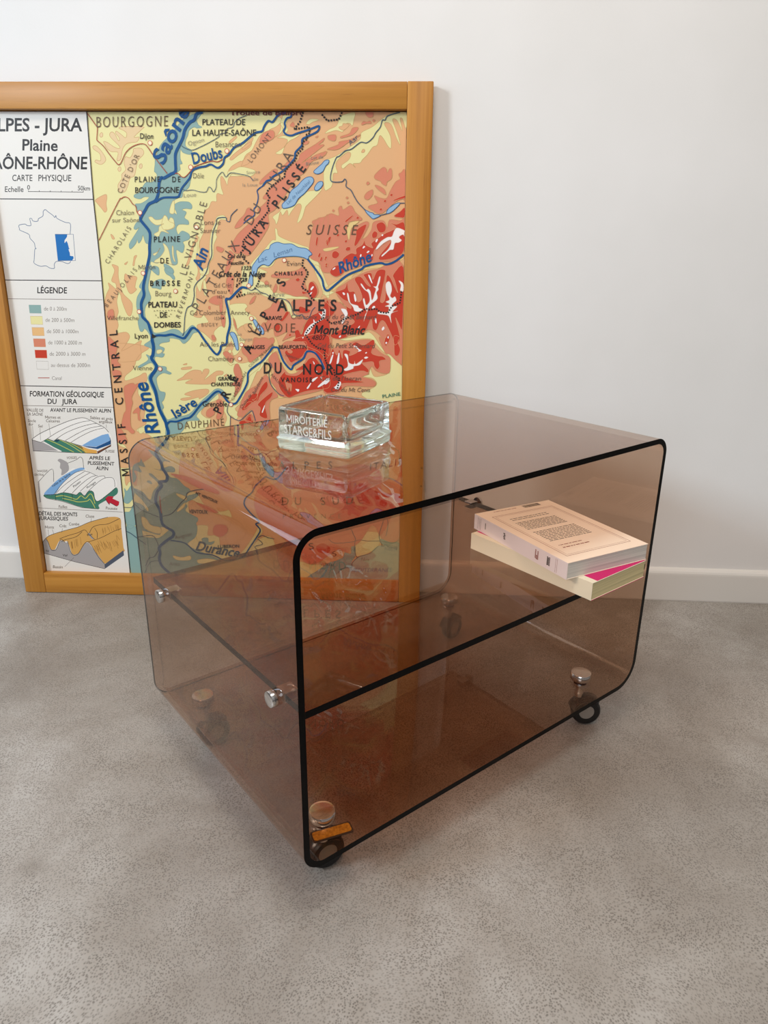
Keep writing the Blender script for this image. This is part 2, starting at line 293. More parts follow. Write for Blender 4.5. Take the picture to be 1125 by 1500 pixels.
('S',5,1,1,[2468,8903,2649,8966,2677,9016,2870,9053,3035,9127,3049,9115,2856,9016,2648,8891,2482,8885]),
('S',5,1,1,[3144,9490,3280,9490,3280,9421,3199,9409]),
('S',5,1,1,[3076,9311,3117,9348,3171,9336,3226,9354,3253,9312,3172,9311,3090,9287]),
('S',5,1,1,[3274,9360,3294,9379,3321,9360,3294,9336]),
('S',5,1,1,[2398,8853,2447,8853,2411,8791,2377,8791]),
('O',3,1,1,[2665,9249,2734,9274,2748,9311,2857,9286,2747,9201]),
('S',5,1,1,[3320,8467,3465,8594,3534,8569,3549,8506,3590,8575,3632,8556,3633,8417,3551,8353,3531,8289,3453,8327,3425,8365,3327,8403]),
('S',5,1,1,[3328,8301,3426,8276,3510,8212,3525,8136,3455,8174,3356,8250]),
('S',5,1,1,[3167,8326,3195,8358,3227,8326,3188,8300]),
('S',5,1,1,[3287,8211,3287,8147,3231,8069,3175,8050,3126,8095,3175,8172,3259,8218]),
('S',5,1,1,[3757,8481,3799,8507,3880,8501,3880,7591,3877,8034,3723,8021,3542,7877,3458,7818,3373,7817,3289,7862,3204,7914,3232,7953,3372,7993,3344,8057,3315,8122,3428,8083,3540,8078,3608,8207,3704,8354,3786,8405]),
('S',5,1,1,[2381,7752,2510,7812,2652,7773,2646,7897,2703,7943,2737,7878,2879,7951,2964,7834,3091,7704,2864,7676,2821,7583,2834,7358,2878,7531,3063,7638,3176,7678,3219,7626,3148,7480,3091,7373,3177,7414,3262,7534,3304,7666,3488,7693,3560,7575,3601,7707,3799,7695,3880,7697,3880,7179,3710,7002,3423,6959,3178,6929,2846,6817,2366,6764,2282,6935,2082,7069,2149,7526,2238,7711]),
('S',5,1,1,[2152,7671,2281,7712,2279,7606,2193,7592]),
('S',5,1,1,[2446,7792,2381,7712,2350,7593,2443,7581]),
('S',5,1,1,[2787,8080,2809,8101,2832,8080,2809,8062]),
('S',5,1,1,[2807,7996,2830,8017,2853,7996,2830,7978]),
('S',5,1,1,[2531,7858,2553,7879,2576,7858,2553,7839]),
('Yo',6,1,1,[2373,7193,2618,7229,2632,7209,2459,7153,2372,7153]),
('Yo',6,1,1,[2806,7530,2864,7650,3034,7677,2892,7557,2848,7358,2820,7411]),
('R',7,1,1,[3148,7625,3162,7573,3063,7373,2977,7252,2941,7265,2977,7425,2991,7532]),
('R',7,1,1,[3319,7508,3376,7481,3362,7402,3291,7388,3276,7454]),
('R',7,1,1,[2776,7183,2805,7223,2862,7224,2862,7170,2804,7156]),
('R',7,1,1,[2530,7127,2588,7154,2653,7114,2645,7060,2587,7019,2522,7046]),
('R',7,1,1,[2779,7689,2907,7781,2907,7755,2793,7662]),
('R',7,1,1,[2410,7261,2433,7341,2476,7408,2505,7388,2446,7247]),
('R',7,1,1,[3361,7627,3460,7667,3531,7602,3518,7509,3433,7482,3376,7534]),
('R',7,1,1,[2731,7020,2876,7116,2977,7104,2977,7198,3091,7266,3134,7347,3163,7267,3292,7214,3263,7294,3377,7375,3518,7469,3645,7523,3730,7577,3615,7655,3729,7629,3880,7644,3880,7179,3695,7042,3437,6999,3422,7080,3606,7297,3619,7364,3492,7283,3321,7174,3293,6998,3178,6997,2846,6940,2731,6925]),
('R',7,1,1,[3684,7773,3796,7852,3880,7918,3880,7762,3798,7748]),
('R',7,1,1,[3694,8059,3880,8125,3880,8086,3681,8033]),
('R',7,1,1,[3605,8122,3624,8153,3655,8145,3642,8109]),
('R',7,1,1,[3487,8018,3507,8049,3537,8041,3524,8005]),
('R',7,1,1,[3411,7875,3431,7906,3462,7898,3448,7862]),
('R',7,1,1,[2980,7728,3000,7760,3031,7752,3017,7715]),
('R',7,1,1,[2631,7594,2652,7626,2683,7618,2668,7581]),
('R',7,1,1,[2608,7421,2629,7453,2660,7446,2645,7408]),
('R',7,1,1,[2758,7316,2778,7348,2809,7340,2795,7302]),
('R',7,1,1,[2373,7023,2394,7055,2426,7047,2411,7009]),
('R',7,1,1,[2379,6900,2399,6933,2431,6925,2416,6887]),
('R',7,1,1,[2475,6765,2542,6869,2644,6897,2744,6816,2715,6747,2583,6691]),
('R',7,1,1,[2209,7272,2233,7393,2261,7380,2237,7246]),
('R',7,1,1,[2403,7314,2447,7368,2445,7234]),
('R',7,1,1,[2251,7050,2278,7118,2304,7098,2282,7041]),
('R',7,1,1,[2286,6982,2313,7051,2339,7030,2317,6973]),
('R',7,1,1,[2373,6997,2400,7065,2425,7045,2404,6988]),
('R',7,1,1,[2385,6874,2412,6943,2438,6922,2417,6865]),
('W',9,1,1,[3349,7201,3434,7322,3562,7403,3647,7417,3688,7510,3744,7570,3880,7525,3880,7486,3880,7419,3859,7452,3796,7425,3789,7392,3833,7352,3777,7312,3706,7298,3679,7190,3607,7176,3479,7067,3465,7088,3578,7189,3634,7297,3619,7357,3492,7296,3378,7195]),
('W',9,1,0,[3099,7212,3120,7246,3149,7233,3113,7202]),
('W',9,1,0,[3178,7135,3206,7162,3231,7153,3195,7122]),
('W',9,1,0,[3341,7328,3362,7368,3388,7362,3360,7314]),
('W',9,1,0,[3455,7440,3473,7456,3487,7440,3469,7422]),
('W',9,1,0,[3048,7064,3063,7104,3080,7084,3066,7050]),
('W',9,1,0,[3267,7090,3284,7106,3287,7072,3267,7063]),
('W',9,1,0,[2527,6828,2571,6862,2579,6842,2534,6814]),
('S',5,1,1,[2581,6414,2757,6568,2947,6681,3150,6779,3381,6836,3880,6896,3880,5144,3750,5272,3645,5344,3524,5502,3419,5630,3300,5701,3182,5713,2795,5593,2497,5546,2318,5558,2328,6215,2623,6232,2798,6107]),
('R',7,1,1,[2581,6414,2757,6478,2801,6590,2837,6430,2946,6418,3004,6237,3092,6308,3034,6488,2947,6653,3063,6696,3179,6559,3252,6525,3150,6683,3121,6737,3265,6766,3295,6643,3381,6808,3525,6823,3526,6700,3471,6423,3443,6241,3531,6284,3555,6700,3628,6687,3717,6509,3777,6413,3715,6633,3685,6743,3880,6868,3880,5952,3862,5722,3816,5807,3740,5949,3818,5650,3835,5535,3733,5432,3686,5576,3535,5861,3447,5874,3374,5716,3300,5744,3269,5929,3182,5742,3093,5655,2796,5622,2795,5579,2646,5533,2497,5560,2498,5633,2796,5766,2945,5868,2798,5994,2784,6136,2652,6233,2872,6108,2843,6221,2726,6276,2624,6372]),
('W',9,1,1,[3063,6571,3092,6558,3165,6462,3209,6476,3253,6421,3275,6275,3304,6303,3326,6380,3354,6478,3310,6519,3368,6533,3411,6685,3440,6699,3426,6603,3398,6520,3405,6464,3369,6408,3385,6297,3268,6197,3210,6126,3195,6070,3159,5970,3122,5870,3151,5998,3181,6055,3136,6154,3107,6280,3136,6294,3166,6182,3224,6225,3238,6295,3209,6406,3136,6461,3077,6530]),
('W',9,1,1,[2800,6388,2829,6375,2858,6235,2902,6193,3004,6166,3034,6124,3107,6097,3034,6054,2945,6067,2916,6137,2828,6249]),
('W',9,1,1,[3542,6563,3600,6618,3644,6564,3660,6453,3632,6355,3676,6314,3720,6342,3750,6273,3692,6216,3664,6160,3766,6161,3680,6061,3782,6077,3651,6018,3661,5848,3607,5975,3519,6003,3401,6016,3416,6058,3577,6046,3605,6145,3532,6158,3619,6201,3546,6243,3618,6285,3559,6410]),
('W',9,1,1,[2688,6106,2776,6093,2812,6009,2783,5937,2708,5822,2693,5865,2753,5965,2695,6064]),
('W',9,1,1,[3788,6634,3875,6580,3880,6442,3820,6455,3832,6552]),
('W',9,1,0,[2931,6362,2953,6376,2982,6264,2953,6243]),
('W',9,1,0,[3208,6718,3237,6718,3288,6588,3266,6594]),
('W',9,1,0,[3336,5930,3365,5930,3373,5845,3351,5851]),
('W',9,1,0,[3477,5746,3514,5782,3525,5732,3481,5706]),
('W',9,1,0,[2712,6401,2744,6402,2763,6374,2738,6357]),
('W',9,1,0,[2639,5577,2669,5603,2676,5577,2646,5559]),
('W',9,1,0,[3590,5589,3612,5597,3610,5558,3589,5563]),
('W',9,1,0,[3547,5473,3569,5491,3584,5471,3562,5451]),
('W',9,1,0,[3298,6155,3334,6163,3342,6128,3283,6113]),
('W',9,1,0,[3004,5740,3041,5790,3048,5776,3019,5726]),
('R',7,1,1,[3539,5545,3582,5632,3642,5604,3613,5488,3570,5415,3525,5444]),
('R',7,1,1,[2358,6229,2446,6174,2562,6048,2442,5933,2354,5932]),
('S',5,1,1,[1495,6430,1513,6542,1662,6613,1811,6697,1957,6685,1997,6547,2053,6408,2071,6548,2159,6604,2245,6466,2213,6340,2094,6283,1978,6337,1801,6321,1596,6389]),
('S',5,1,1,[1371,6665,1403,6735,1814,6794,1961,6863,2016,6740,1956,6643,1722,6655]),
('S',5,1,1,[1206,6567,1252,6609,1293,6554,1233,6525]),
('S',5,1,1,[1362,6415,1426,6555,1452,6472,1405,6387]),
('S',5,1,1,[893,6171,957,6284,1033,6327,984,6214]),
('S',5,1,1,[1121,5946,1154,6032,1306,6119,1353,6190,1473,6234,1585,6037,1674,6038,1730,5924,1939,5956,2012,5899,1934,5755,1871,5610,1750,5580,1568,5505,1522,5489,1633,5665,1481,5591,1375,5575,1336,5719,1183,5659,1143,5774,1236,5861]),
('S',5,1,1,[1739,6236,2094,6283,2240,6228,2446,6230,2433,5209,1618,5198,1425,5283,1565,5402,1747,5478,1900,5582,2010,5813,1924,5970,1821,5983,1765,6096]),
('S',5,1,1,[968,5540,1177,5499,1329,5545,1356,5458,1215,5310,1014,5211,803,5245,719,5391,900,5379]),
('S',5,1,1,[1278,5776,1161,5832,1096,5716]),
('R',7,1,1,[2071,6561,2145,6590,2223,6466,2213,6354,2124,6283,2052,6380,1949,6365,1936,6421,2038,6408]),
('R',7,1,1,[1884,6139,2016,6098,2090,6071,2029,6013,1852,6026]),
('R',7,1,1,[1537,5922,1615,6037,1666,6009,1580,5894,1519,5850,1476,5879]),
('R',7,1,1,[1374,5734,1399,5813,1459,5821,1486,5735,1438,5648,1393,5647]),
('R',7,1,1,[1809,6628,1861,6663,1897,6629,1852,6594]),
('R',7,1,1,[1646,5593,1677,5622,1703,5596,1667,5571]),
('R',7,1,1,[2446,6216,2312,6102,2207,6016,2087,5957,1965,5784,1901,5610,1843,5696,1768,5667,1779,5551,1717,5477,1927,5466,2015,5379,2224,5295,2433,5209]),
('W',9,1,1,[2326,6095,2378,6088,2385,6046,2353,5918,2173,5815,2066,5656,1975,5590,1961,5640,2084,5800,2294,5910,2244,6023,2310,5988]),
('W',9,1,0,[2098,6464,2143,6514,2160,6493,2115,6440]),
('W',9,1,0,[2079,6378,2126,6409,2118,6381,2088,6360]),
('W',9,1,0,[2144,5844,2145,5901,2174,5844]),
('W',9,1,0,[1914,5553,1944,5560,1929,5531]),
('S',5,1,1,[981,5497,1179,5543,1296,5457,1198,5280,1011,5160,855,5054,799,5157,712,5244,717,5347,900,5379]),
('S',5,1,1,[1222,5118,1379,5268,1449,5107,1549,4930,1668,4842,1853,4920,2041,5204,2191,5147,2428,4854,2424,4584,1531,4372,1339,4581,1252,4716,1335,4897]),
('S',5,1,1,[1471,5313,1567,5461,1778,5493,2438,5603,2428,4884,2310,5045,2163,5279,2014,5321,1890,5172,1673,5006,1556,5138]),
('R',7,1,1,[1420,4718,1548,4885,1576,4826,1789,4814,1914,4921,1762,4918,1947,5040,2040,5145,2161,5161,2309,4971,2428,4824,2424,4584,2118,4533,1903,4484,1748,4421,1593,4373,1445,4537]),
('S',8,1,1,[1543,4720,1602,4661,1677,4632,1658,4495,1630,4586,1597,4510,1569,4600]),
('R',7,1,1,[1560,5271,1698,5331,2015,5365,1952,5261,1890,5172,1752,5096,1675,5066,1617,5154]),
('S',8,1,1,[1623,5330,1712,5287,1680,5243,1621,5271]),
('R',7,1,1,[1718,5492,1929,5567,2438,5589,2428,4884,2310,5075,2163,5279,2014,5321,1987,5467,1837,5465]),
('S',5,1,1,[652,4064,759,4343,956,4590,1133,4804,1209,4775,1234,4655,1321,4505,1393,4384,1219,4259,1199,3731,921,3820,870,4068,809,4098,696,4003,643,3877]),
('R',7,1,1,[945,4346,1063,4577,1174,4684,1185,4564,1040,4409,973,4286,866,4314]),
('R',7,1,1,[687,4127,755,4251,864,4268,750,4159]),
('R',7,1,1,[986,4240,1274,4474,1254,4367,1125,4227,1160,3949,1007,3993,1029,4148]),
('R',7,1,1,[705,3878,806,4020,847,3912,874,3819]),
('W',9,1,0,[1054,4071,1108,4196,1119,4188,1075,4064]),
('W',9,1,0,[2114,5102,2151,5058,2136,5035]),
('W',9,1,0,[2164,4909,2201,4903,2178,4872]),
('W',9,1,0,[1981,4569,2060,4668,2067,4653,2012,4559]),
('W',9,1,0,[2092,4741,2192,4790,2199,4776,2106,4692]),
('W',9,1,0,[1751,4542,1828,4536,1804,4490]),
('W',9,1,0,[2211,4610,2404,4771,2403,4704,2241,4593]),
('W',9,1,0,[2260,4791,2290,4792,2275,4754]),
('S',5,1,1,[324,5224,402,5269,475,5211,532,5138,451,5048,379,5136]),
('S',5,1,1,[555,5005,631,5006,680,4767,655,4570,571,4432,505,4370,532,4568,457,4612,554,4705,518,4885]),
('S',5,1,1,[128,4271,223,4304,278,4181,252,4010,167,3900,107,3930,147,4086]),
('S',5,1,1,[-71,4082,58,4147,81,4023,-18,3943,-94,3973]),
('S',5,1,1,[725,4434,885,4559,1040,4576,1020,4132,834,4129,671,3971,547,3985,586,4125]),
('R',7,1,1,[648,4126,847,4406,972,4438,967,4316,839,4237,725,4112]),
('S',5,1,1,[650,3862,814,4036,885,3882]),
('R',7,1,1,[729,3879,797,3989,838,3881]),
('S',5,1,1,[2328,5267,2494,5342,2854,5478,3242,5527,3332,5397,3482,5268,3632,5197,3651,5095,3621,4887,3395,4913,3274,5015,3214,4866,3093,4804,3275,4762,3366,4689,3276,4612,2790,4620,2637,4496,2316,4491]),
('S',5,1,1,[3420,5573,3539,5545,3656,5605,3880,5609,3880,5085,3843,5068,3752,5140,3631,5256,3541,5284]),
('R',7,1,1,[2328,5237,2433,5209,2509,5342,2554,5270,2598,5226,2644,5330,2703,5154,2719,5316,2854,5303,2838,5215,3003,5291,2944,5378,2884,5420,2974,5480,3123,5424,3301,5528,3331,5441,3273,5280,3392,5223,3497,5210,3558,5152,3438,5121,3439,5018,3394,4958,3334,5016,3303,5104,3153,5087,3093,5072,3214,4955,3199,4895,3063,4923,2715,4828,2942,4742,3139,4700,2912,4682,2684,4663,2668,4542,2317,4521]),
('R',7,1,1,[3716,5605,3834,5578,3791,5491,3838,5361,3810,5244,3736,5235,3719,5403]),
('R',7,1,1,[3524,5516,3582,5604,3642,5590,3599,5459,3540,5437]),
('W',9,1,1,[2741,5243,2808,5229,2830,5083,2928,5054,2943,5114,2961,5055,3018,5085,3108,5146,3048,5041,2928,5010,2913,4965,2776,4919,2731,4948,2807,5008,2793,5141]),
('W',9,1,0,[2493,5210,2523,5225,2479,5077,2443,5062]),
('W',9,1,0,[2625,5256,2646,5242,2630,5087,2586,5061]),
('W',9,1,0,[3131,5178,3168,5202,3213,5188,3168,5161]),
('W',9,1,0,[3153,5278,3183,5290,3186,5271,3160,5261]),
('W',9,1,0,[2981,5400,3026,5350,3081,5318,3011,5294,3018,5328,2921,5406]),
('W',9,1,0,[2562,4616,2639,4707,2672,4663,2607,4549,2523,4585]),
('W',9,1,0,[2327,4703,2427,4772,2444,4719,2357,4643]),
('W',9,1,0,[2501,5269,2524,5284,2531,5255,2508,5246]),
('T',3,1,1,[135,9490,247,9490,205,9479,112,9391,84,9347,117,9280,172,9247,88,9230,27,9247,-65,9194,-96,9113,-140,9034,-148,8933,-39,8858,-82,8797,-206,8831,-248,8883,-265,8729,-233,8649,-285,8626,-279,8546,-347,8488,-312,8442,-212,8412,-132,8466,-64,8512,-102,8350,-149,8234,-257,8163,-280,8077,-368,8057,-444,8010,-482,7927,-538,7825,-466,7809,-404,7773,-412,7833,-453,7904,-428,7951,-334,7993,-244,7999,-154,7988,-106,7933,-123,7874,-227,7881,-297,7857,-219,7814,-265,7722,-196,7667,-195,7602,-299,7607,-392,7594,-436,7522,-405,7425,-349,7474,-296,7482,-195,7427,-201,7342,-323,7293,-302,7220,-351,7097,-466,7145,-458,6911,-580,6886,-618,7070,-672,7205,-709,7082,-801,6933,-883,6908,-974,6932,-1013,6795,-1072,6732,-1017,7042,-987,7227,-1037,7263,-1059,7311,-1084,7408,-1123,7323,-1182,7262,-1201,7335,-1235,7261,-1337,7163,-1369,7187,-1354,7260,-1252,7395,-1142,7541,-1211,7504,-1248,7528,-1201,7613,-1128,7685,-1150,7864,-1181,7947,-1089,7959,-1022,7983,-940,8031,-910,8073,-1000,8077,-1081,8042,-1183,8065,-1178,8112,-1084,8147,-1025,8230,-939,8323,-836,8324,-767,8370,-723,8440,-744,8492,-767,8513,-745,8624,-722,8738,-600,8966,-383,9146,-165,9368]),
('T',3,1,1,[-717,6811,-696,6715,-625,6674,-557,6605,-531,6647,-562,6716,-569,6813]),
('T',3,1,1,[-971,6781,-847,6685,-834,6824,-936,6851]),
('T',3,1,1,[-931,6573,-793,6616,-722,6575,-727,6519,-804,6490,-824,6427,-912,6447,-1000,6460]),
('T',3,1,1,[-725,6894,-639,6867,-556,6799,-547,6730,-621,6729,-704,6798]),
('Y',4,1,1,[-945,7717,-886,7730,-818,7678,-701,7692,-637,7759,-596,7732,-559,7653,-468,7614,-474,7547,-571,7506,-659,7505,-577,7439,-719,7478,-786,7384,-870,7423,-778,7478,-756,7558,-664,7612,-797,7585,-894,7637]),
('Y',4,1,1,[-653,7745,-596,7732,-573,7666,-525,7720,-470,7680,-480,7560,-586,7506,-673,7505,-710,7585]),
('Y',4,1,1,[-916,7071,-824,7112,-774,7181,-841,7085,-889,7043]),
('Y',4,1,1,[-709,7263,-640,7209,-604,7114,-576,6909,-520,6882,-622,6895,-708,6922,-900,6920,-882,6961,-788,7017,-690,7141]),
('Y',4,1,1,[-537,7210,-516,7196,-521,7047,-500,6937,-528,6964,-548,7074]),
('Y',4,1,1,[-539,7812,-491,7957,-437,8010,-453,7799]),
('T',3,1,1,[-1243,6479,-1209,6416,-1303,6275,-1334,6096,-1300,5889,-1334,5811,-1309,5642,-1256,5629,-1210,5682,-1136,5591,-1106,5473,-1223,5392,-1241,5352,-1109,5288,-1135,5154,-1229,5180,-1197,5073,-1403,4949,-1364,4922,-1147,5020,-1088,4899,-1227,4748,-1212,4612,-1123,4352,-1099,4144,-1009,3879,-947,3767,-967,3524,-782,3528,-600,3659,-501,3845,-245,3878,-294,3976,-53,4217,96,4358,198,4429,277,4347,395,4225,334,4376,272,4499,148,4524,17,4426,-205,4242,-447,4001,-750,3926,-867,3881,-922,3894,-993,4062,-959,4132,-993,4229,-946,4285,-906,4424,-1015,4464,-1058,4614,-1047,4737,-914,4821,-791,4795,-748,4823,-840,4876,-849,4943,-999,4968,-1059,5075,-1039,5142,-902,5131,-855,5198,-895,5211,-846,5305,-951,5356,-892,5410,-739,5439,-719,5505,-544,5481,-454,5403,-338,5484,-248,5603,-150,5643,-250,5759,-395,5640,-466,5600,-543,5664,-665,5676,-833,5622,-1025,5606,-1070,5723,-1176,5904,-1158,6098,-1035,6253,-1071,6455,-1008,6707,-968,6857,-1061,6856,-1118,6669]),
('Y',4,1,1,[-1001,5264,-923,5280,-895,5251,-945,5206,-1006,5205]),
('T',3,1,1,[-1956,2389,-1903,2330,-1803,2452,-1750,2393,-1768,2212,-1901,2057,-2000,2101,-1955,2253]),
('T',3,1,1,[-2012,1841,-1890,1874,-1771,2030,-1764,1646,-1898,1488,-1980,1563]),
('T',3,1,1,[-2018,1485,-1804,1537,-1663,1447,-1680,440,-1986,440]),
('T',3,1,1,[-1361,3230,-1221,3197,-1193,3305,-1070,3073,-916,2985,-1058,3001,-1089,2854,-923,2894,-838,2841,-862,2767,-1006,2764,-943,2655,-801,2621,-667,2476,-547,2385,-648,2252,-389,2314,-432,2220,-659,2101,-628,2027,-674,1912,-427,1765,-472,1649,-589,1569,-1329,1551,-1679,1773,-1805,1808,-1780,2056,-1617,2041,-1502,1892,-1478,1950,-1589,2136,-1738,2302,-1747,2396,-1555,2306,-1424,2140,-1332,2349,-1210,2501,-1391,2700,-1335,2720,-1185,2576,-1056,2597,-1060,2763,-1271,2832,-1146,2816,-1150,2981]),
('T',3,1,1,[-1718,2877,-1565,2972,-1540,3045,-1511,2973,-1467,2864,-1608,2898,-1549,2752,-1709,2786,-1669,2639,-1753,2526]),
('T',3,1,1,[-1440,2570,-1368,2553,-1355,2498,-1443,2533]),
('T',3,1,1,[-1779,2068,-1602,1806,-1544,1635,-1256,1546,-1269,1390,-1345,1369,-1690,1457,-1703,1321,-1408,1290,-1237,1333,-761,1731,-473,1642,-493,1352,-692,1171,-551,1058,-35,835,-40,755,-510,583,-1048,447,-1142,440,-1731,440,-1769,827]),
('Y',4,1,1,[-1031,887,-828,853,-656,897,-664,798,-945,790]),
('Y',4,1,1,[-495,802,-268,838,-37,795,-42,715,-238,730,-463,724]),
('Y',4,1,1,[-844,2304,-649,2233,-655,2158,-795,2230]),
('Y',4,1,1,[-856,1926,-678,2101,-703,2006,-821,1908]),
('Y',4,1,1,[-1644,1748,-1553,1731,-1456,1579,-1257,1526,-1288,1390,-1593,1499]),
('T',3,1,1,[-368,1297,-237,1320,-224,1223,-93,1246,-172,1166,-320,1181]),
('O',1,1,1,[-554,2173,-117,1900,243,1814,492,1667,590,1439,396,1240,114,1154,-159,1245,-367,1453,-582,1794]),
('S',5,1,1,[-62,1615,159,1620,207,1487,51,1347,-111,1421]),
('S',5,1,1,[-440,2107,-190,2037,29,1891,-197,1923]),
('Y',2,1,1,[376,866,614,1168,813,1483,893,1639,959,1487,842,1329,662,1012,525,871]),
('Y',2,1,1,[-477,1585,-219,1591,-233,1378,-3,1365,-25,993,-330,1024,-495,1333,-524,1448]),
('O',1,1,1,[-868,2693,-653,2661,-339,2520,52,2268,263,1991,-14,1928,-260,2073,-390,2296,-600,2403,-701,2512]),
('S',5,1,1,[-937,2729,-651,2698,-404,2611,16,2417,55,2306,-345,2427,-659,2587]),
('S',5,1,1,[-378,3392,-169,3324,86,2820,438,2680,350,2381,63,2449,-203,2814]),
('S',5,1,1,[556,3553,867,3559,1249,3208,1665,2854,2235,2866,2946,3027,3455,2892,3516,2453,3880,2314,3880,1405,3526,1394,3306,1696,2942,1224,2207,1204,1617,1188,1188,1566,904,1789,804,2166,932,2454,1225,2550,1403,2701,1178,2843,968,3275,690,3413]),
('R',7,1,1,[1252,3281,1669,3000,1804,2710,2232,2646,1942,2492,1661,2707,1381,2921]),
('R',7,1,1,[2229,2498,2945,2662,3459,2422,3873,2387,3880,2091,3666,1857,3304,1924,2943,1763,2363,1825,2728,2136]),
('R',7,1,1,[571,3837,852,3842,1045,3420,861,3416]),
('W',9,1,1,[3459,2422,3545,2335,3660,2323,3759,2399,3775,2281,3880,2135,3806,2117,3704,2219,3517,2305]),
('S',5,1,1,[1844,1352,2156,1431,2555,1441,2864,1519,2818,1072,2551,1112,2145,815,1876,807,1769,996]),
('R',7,1,1,[2108,1195,2265,1269,2419,1156,2350,1035,2150,1054]),
('Y',2,1,1,[1741,804,1965,762,2279,747,2456,535,2274,440,1731,440]),
('Y',2,1,1,[2864,1542,3172,1550,3480,1511,3438,1230,3218,1059,3040,983,2862,1025,2952,1358]),
('T',3,1,1,[1937,495,2188,672,2347,797,2661,925,2729,1069,2862,1049,2842,1448,2930,1521,3062,1501,2952,1358,2951,1028,2862,835,2861,691,2591,587,2567,441,1935,440]),
('T',3,1,1,[3459,1348,3569,1397,3880,1314,3880,1220,3615,1234]),
('L2',10,1,1,[3880,1245,3615,1246,3438,1230,3262,1060,3151,1009,3040,983,2973,933,2884,811,2872,715,2682,698,2591,611,2567,440,3880,440]),
('L',10,1,2,[1792,8209,1896,8281,1987,8371,2069,8422,2152,8430,2194,8384,2175,8321,2097,8234,2019,8152,1903,8062,1832,7957,1732,7912,1629,7893,1598,7917,1606,7970,1708,8061,1739,8139]),
('L',10,1,2,[2480,8710,2409,8704,2340,8639,2212,8537,2210,8499,2279,8481,2368,8526,2420,8613,2471,8659]),
('L',10,1,2,[2349,8354,2365,8309,2334,8258,2274,8207,2220,8206,2212,8257,2277,8338]),
('L',10,1,2,[973,6751,983,6854,1075,6978,1227,7147,1324,7177,1361,7253,1480,7300,1609,7272,1752,7273,1880,7213,2010,7197,2070,7166,2137,7094,2082,7057,2057,7001,1965,7034,1821,7054,1628,7044,1457,7015,1348,6915,1292,6878,1203,6902,1131,6869,1081,6814,1050,6702,991,6689,976,6527,896,6520,915,6634]),
('L',10,1,2,[958,5857,1000,5878,1050,5802,1141,5716,1160,5634,1128,5600,1079,5659,1007,5744]),
('L',10,1,2,[486,5607,529,5639,587,5608,627,5496,639,5316,602,5298,574,5377,535,5508]),
('L',10,1,2,[3147,7874,3232,7836,3289,7823,3317,7797,3402,7791,3430,7778,3346,7738,3289,7725,3232,7770,3176,7822]),
('L',10,1,2,[3543,7818,3584,7903,3723,7988,3793,7995,3725,7917,3627,7838]),
('L',10,1,2,[965,3206,1025,3191,1036,3083,1153,2962,1242,2901,1235,2713,1131,2790,1030,2944,975,3082]),
('ink',12,0,0,[-1075,5586,-984,5534,-1084,5489]),
('ink',12,0,0,[591,6650,610,6613,568,6613]),
('ink',12,0,0,[513,6443,532,6405,490,6405]),
('ink',12,0,0,[369,5925,389,5887,346,5886]),
('pale',12,0,0,[-873,2564,-859,2577,-847,2564,-861,2551]),
('pale',12,0,0,[-892,2433,-878,2447,-867,2434,-880,2421]),
('pale',12,0,0,[-1016,2365,-1002,2379,-990,2366,-1004,2353]),
('pale',12,0,0,[-1078,2280,-1064,2293,-1052,2280,-1066,2267]),
('pale',12,0,0,[-1125,2147,-1111,2161,-1100,2148,-1113,2134]),
('pale',12,0,0,[-1041,1950,-1027,1964,-1015,1951,-1029,1937]),
('paper',13,0,0,[-3880,9490,-1921,9490,-1923,9481,-1967,8030,-1972,6585,-1993,5169,-2000,3504,-2017,440,-3880,440]),
('blue',14,0,0,[-2783,7411,-2542,7413,-2556,7363,-2610,7300,-2616,7250,-2573,7293,-2555,7251,-2542,7165,-2529,7151,-2554,7137,-2538,7080,-2537,7023,-2476,7016,-2473,6981,-2509,6937,-2789,6935]),
('T',14,0,1,[-3479,6104,-3240,6104,-3249,5950,-3483,5952]),
('Y',14,0,1,[-3480,5890,-3240,5891,-3249,5735,-3485,5737]),
('Ol',14,0,1,[-3481,5675,-3240,5676,-3249,5518,-3486,5520]),
('S',14,0,1,[-3482,5458,-3240,5458,-3250,5300,-3487,5301]),
('R',14,0,1,[-3484,5238,-3240,5239,-3250,5079,-3489,5080]),
('paper',14,0,1,[-3485,5017,-3241,5018,-3250,4856,-3490,4857]),
('white',14,1,0,[-3794,3429,-3603,3525,-3068,3775,-2798,3863,-2648,3883,-2507,3831,-2333,3743,-2163,3608,-2127,3424,-2459,3287,-2756,3300,-3011,3351,-3282,3420,-3466,3435,-3625,3367]),
('grey',14,0,0,[-3798,3401,-3618,3348,-3553,3349,-3276,3177,-3813,3166]),
('green',14,0,0,[-3558,3377,-3467,3431,-3343,3382,-3271,3430,-2938,3333,-2758,3281,-2700,3141,-3203,3159]),
('navy',14,0,0,[-3324,3382,-3270,3435,-3209,3403,-3270,3364]),
('orange',14,0,0,[-2939,3324,-2758,3281,-2615,3228,-2450,3203,-2457,3137,-2700,3141]),
('sky',15,0,0,[-2756,3300,-2556,3415,-2301,3532,-2168,3562,-2127,3424,-2460,3277]),
('navy',15,0,0,[-2756,3296,-2460,3272,-2127,3424,-2136,3340,-2428,3231,-2648,3264]),
('brown',14,0,0,[-2453,3175,-2137,3331,-2142,3293,-2438,3137]),
('white',14,1,0,[-3708,2218,-3084,2764,-2931,2786,-2775,2827,-2656,2715,-2455,2662,-2343,2645,-2158,2611,-2122,2419,-2556,2098,-2720,2328,-2916,2285,-3090,2261,-3279,2276,-3457,2233]),
('sky',15,1,0,[-3708,2218,-3529,2407,-3315,2586,-3009,2765,-2813,2827,-2760,2790,-2978,2708,-3273,2471,-3487,2223]),
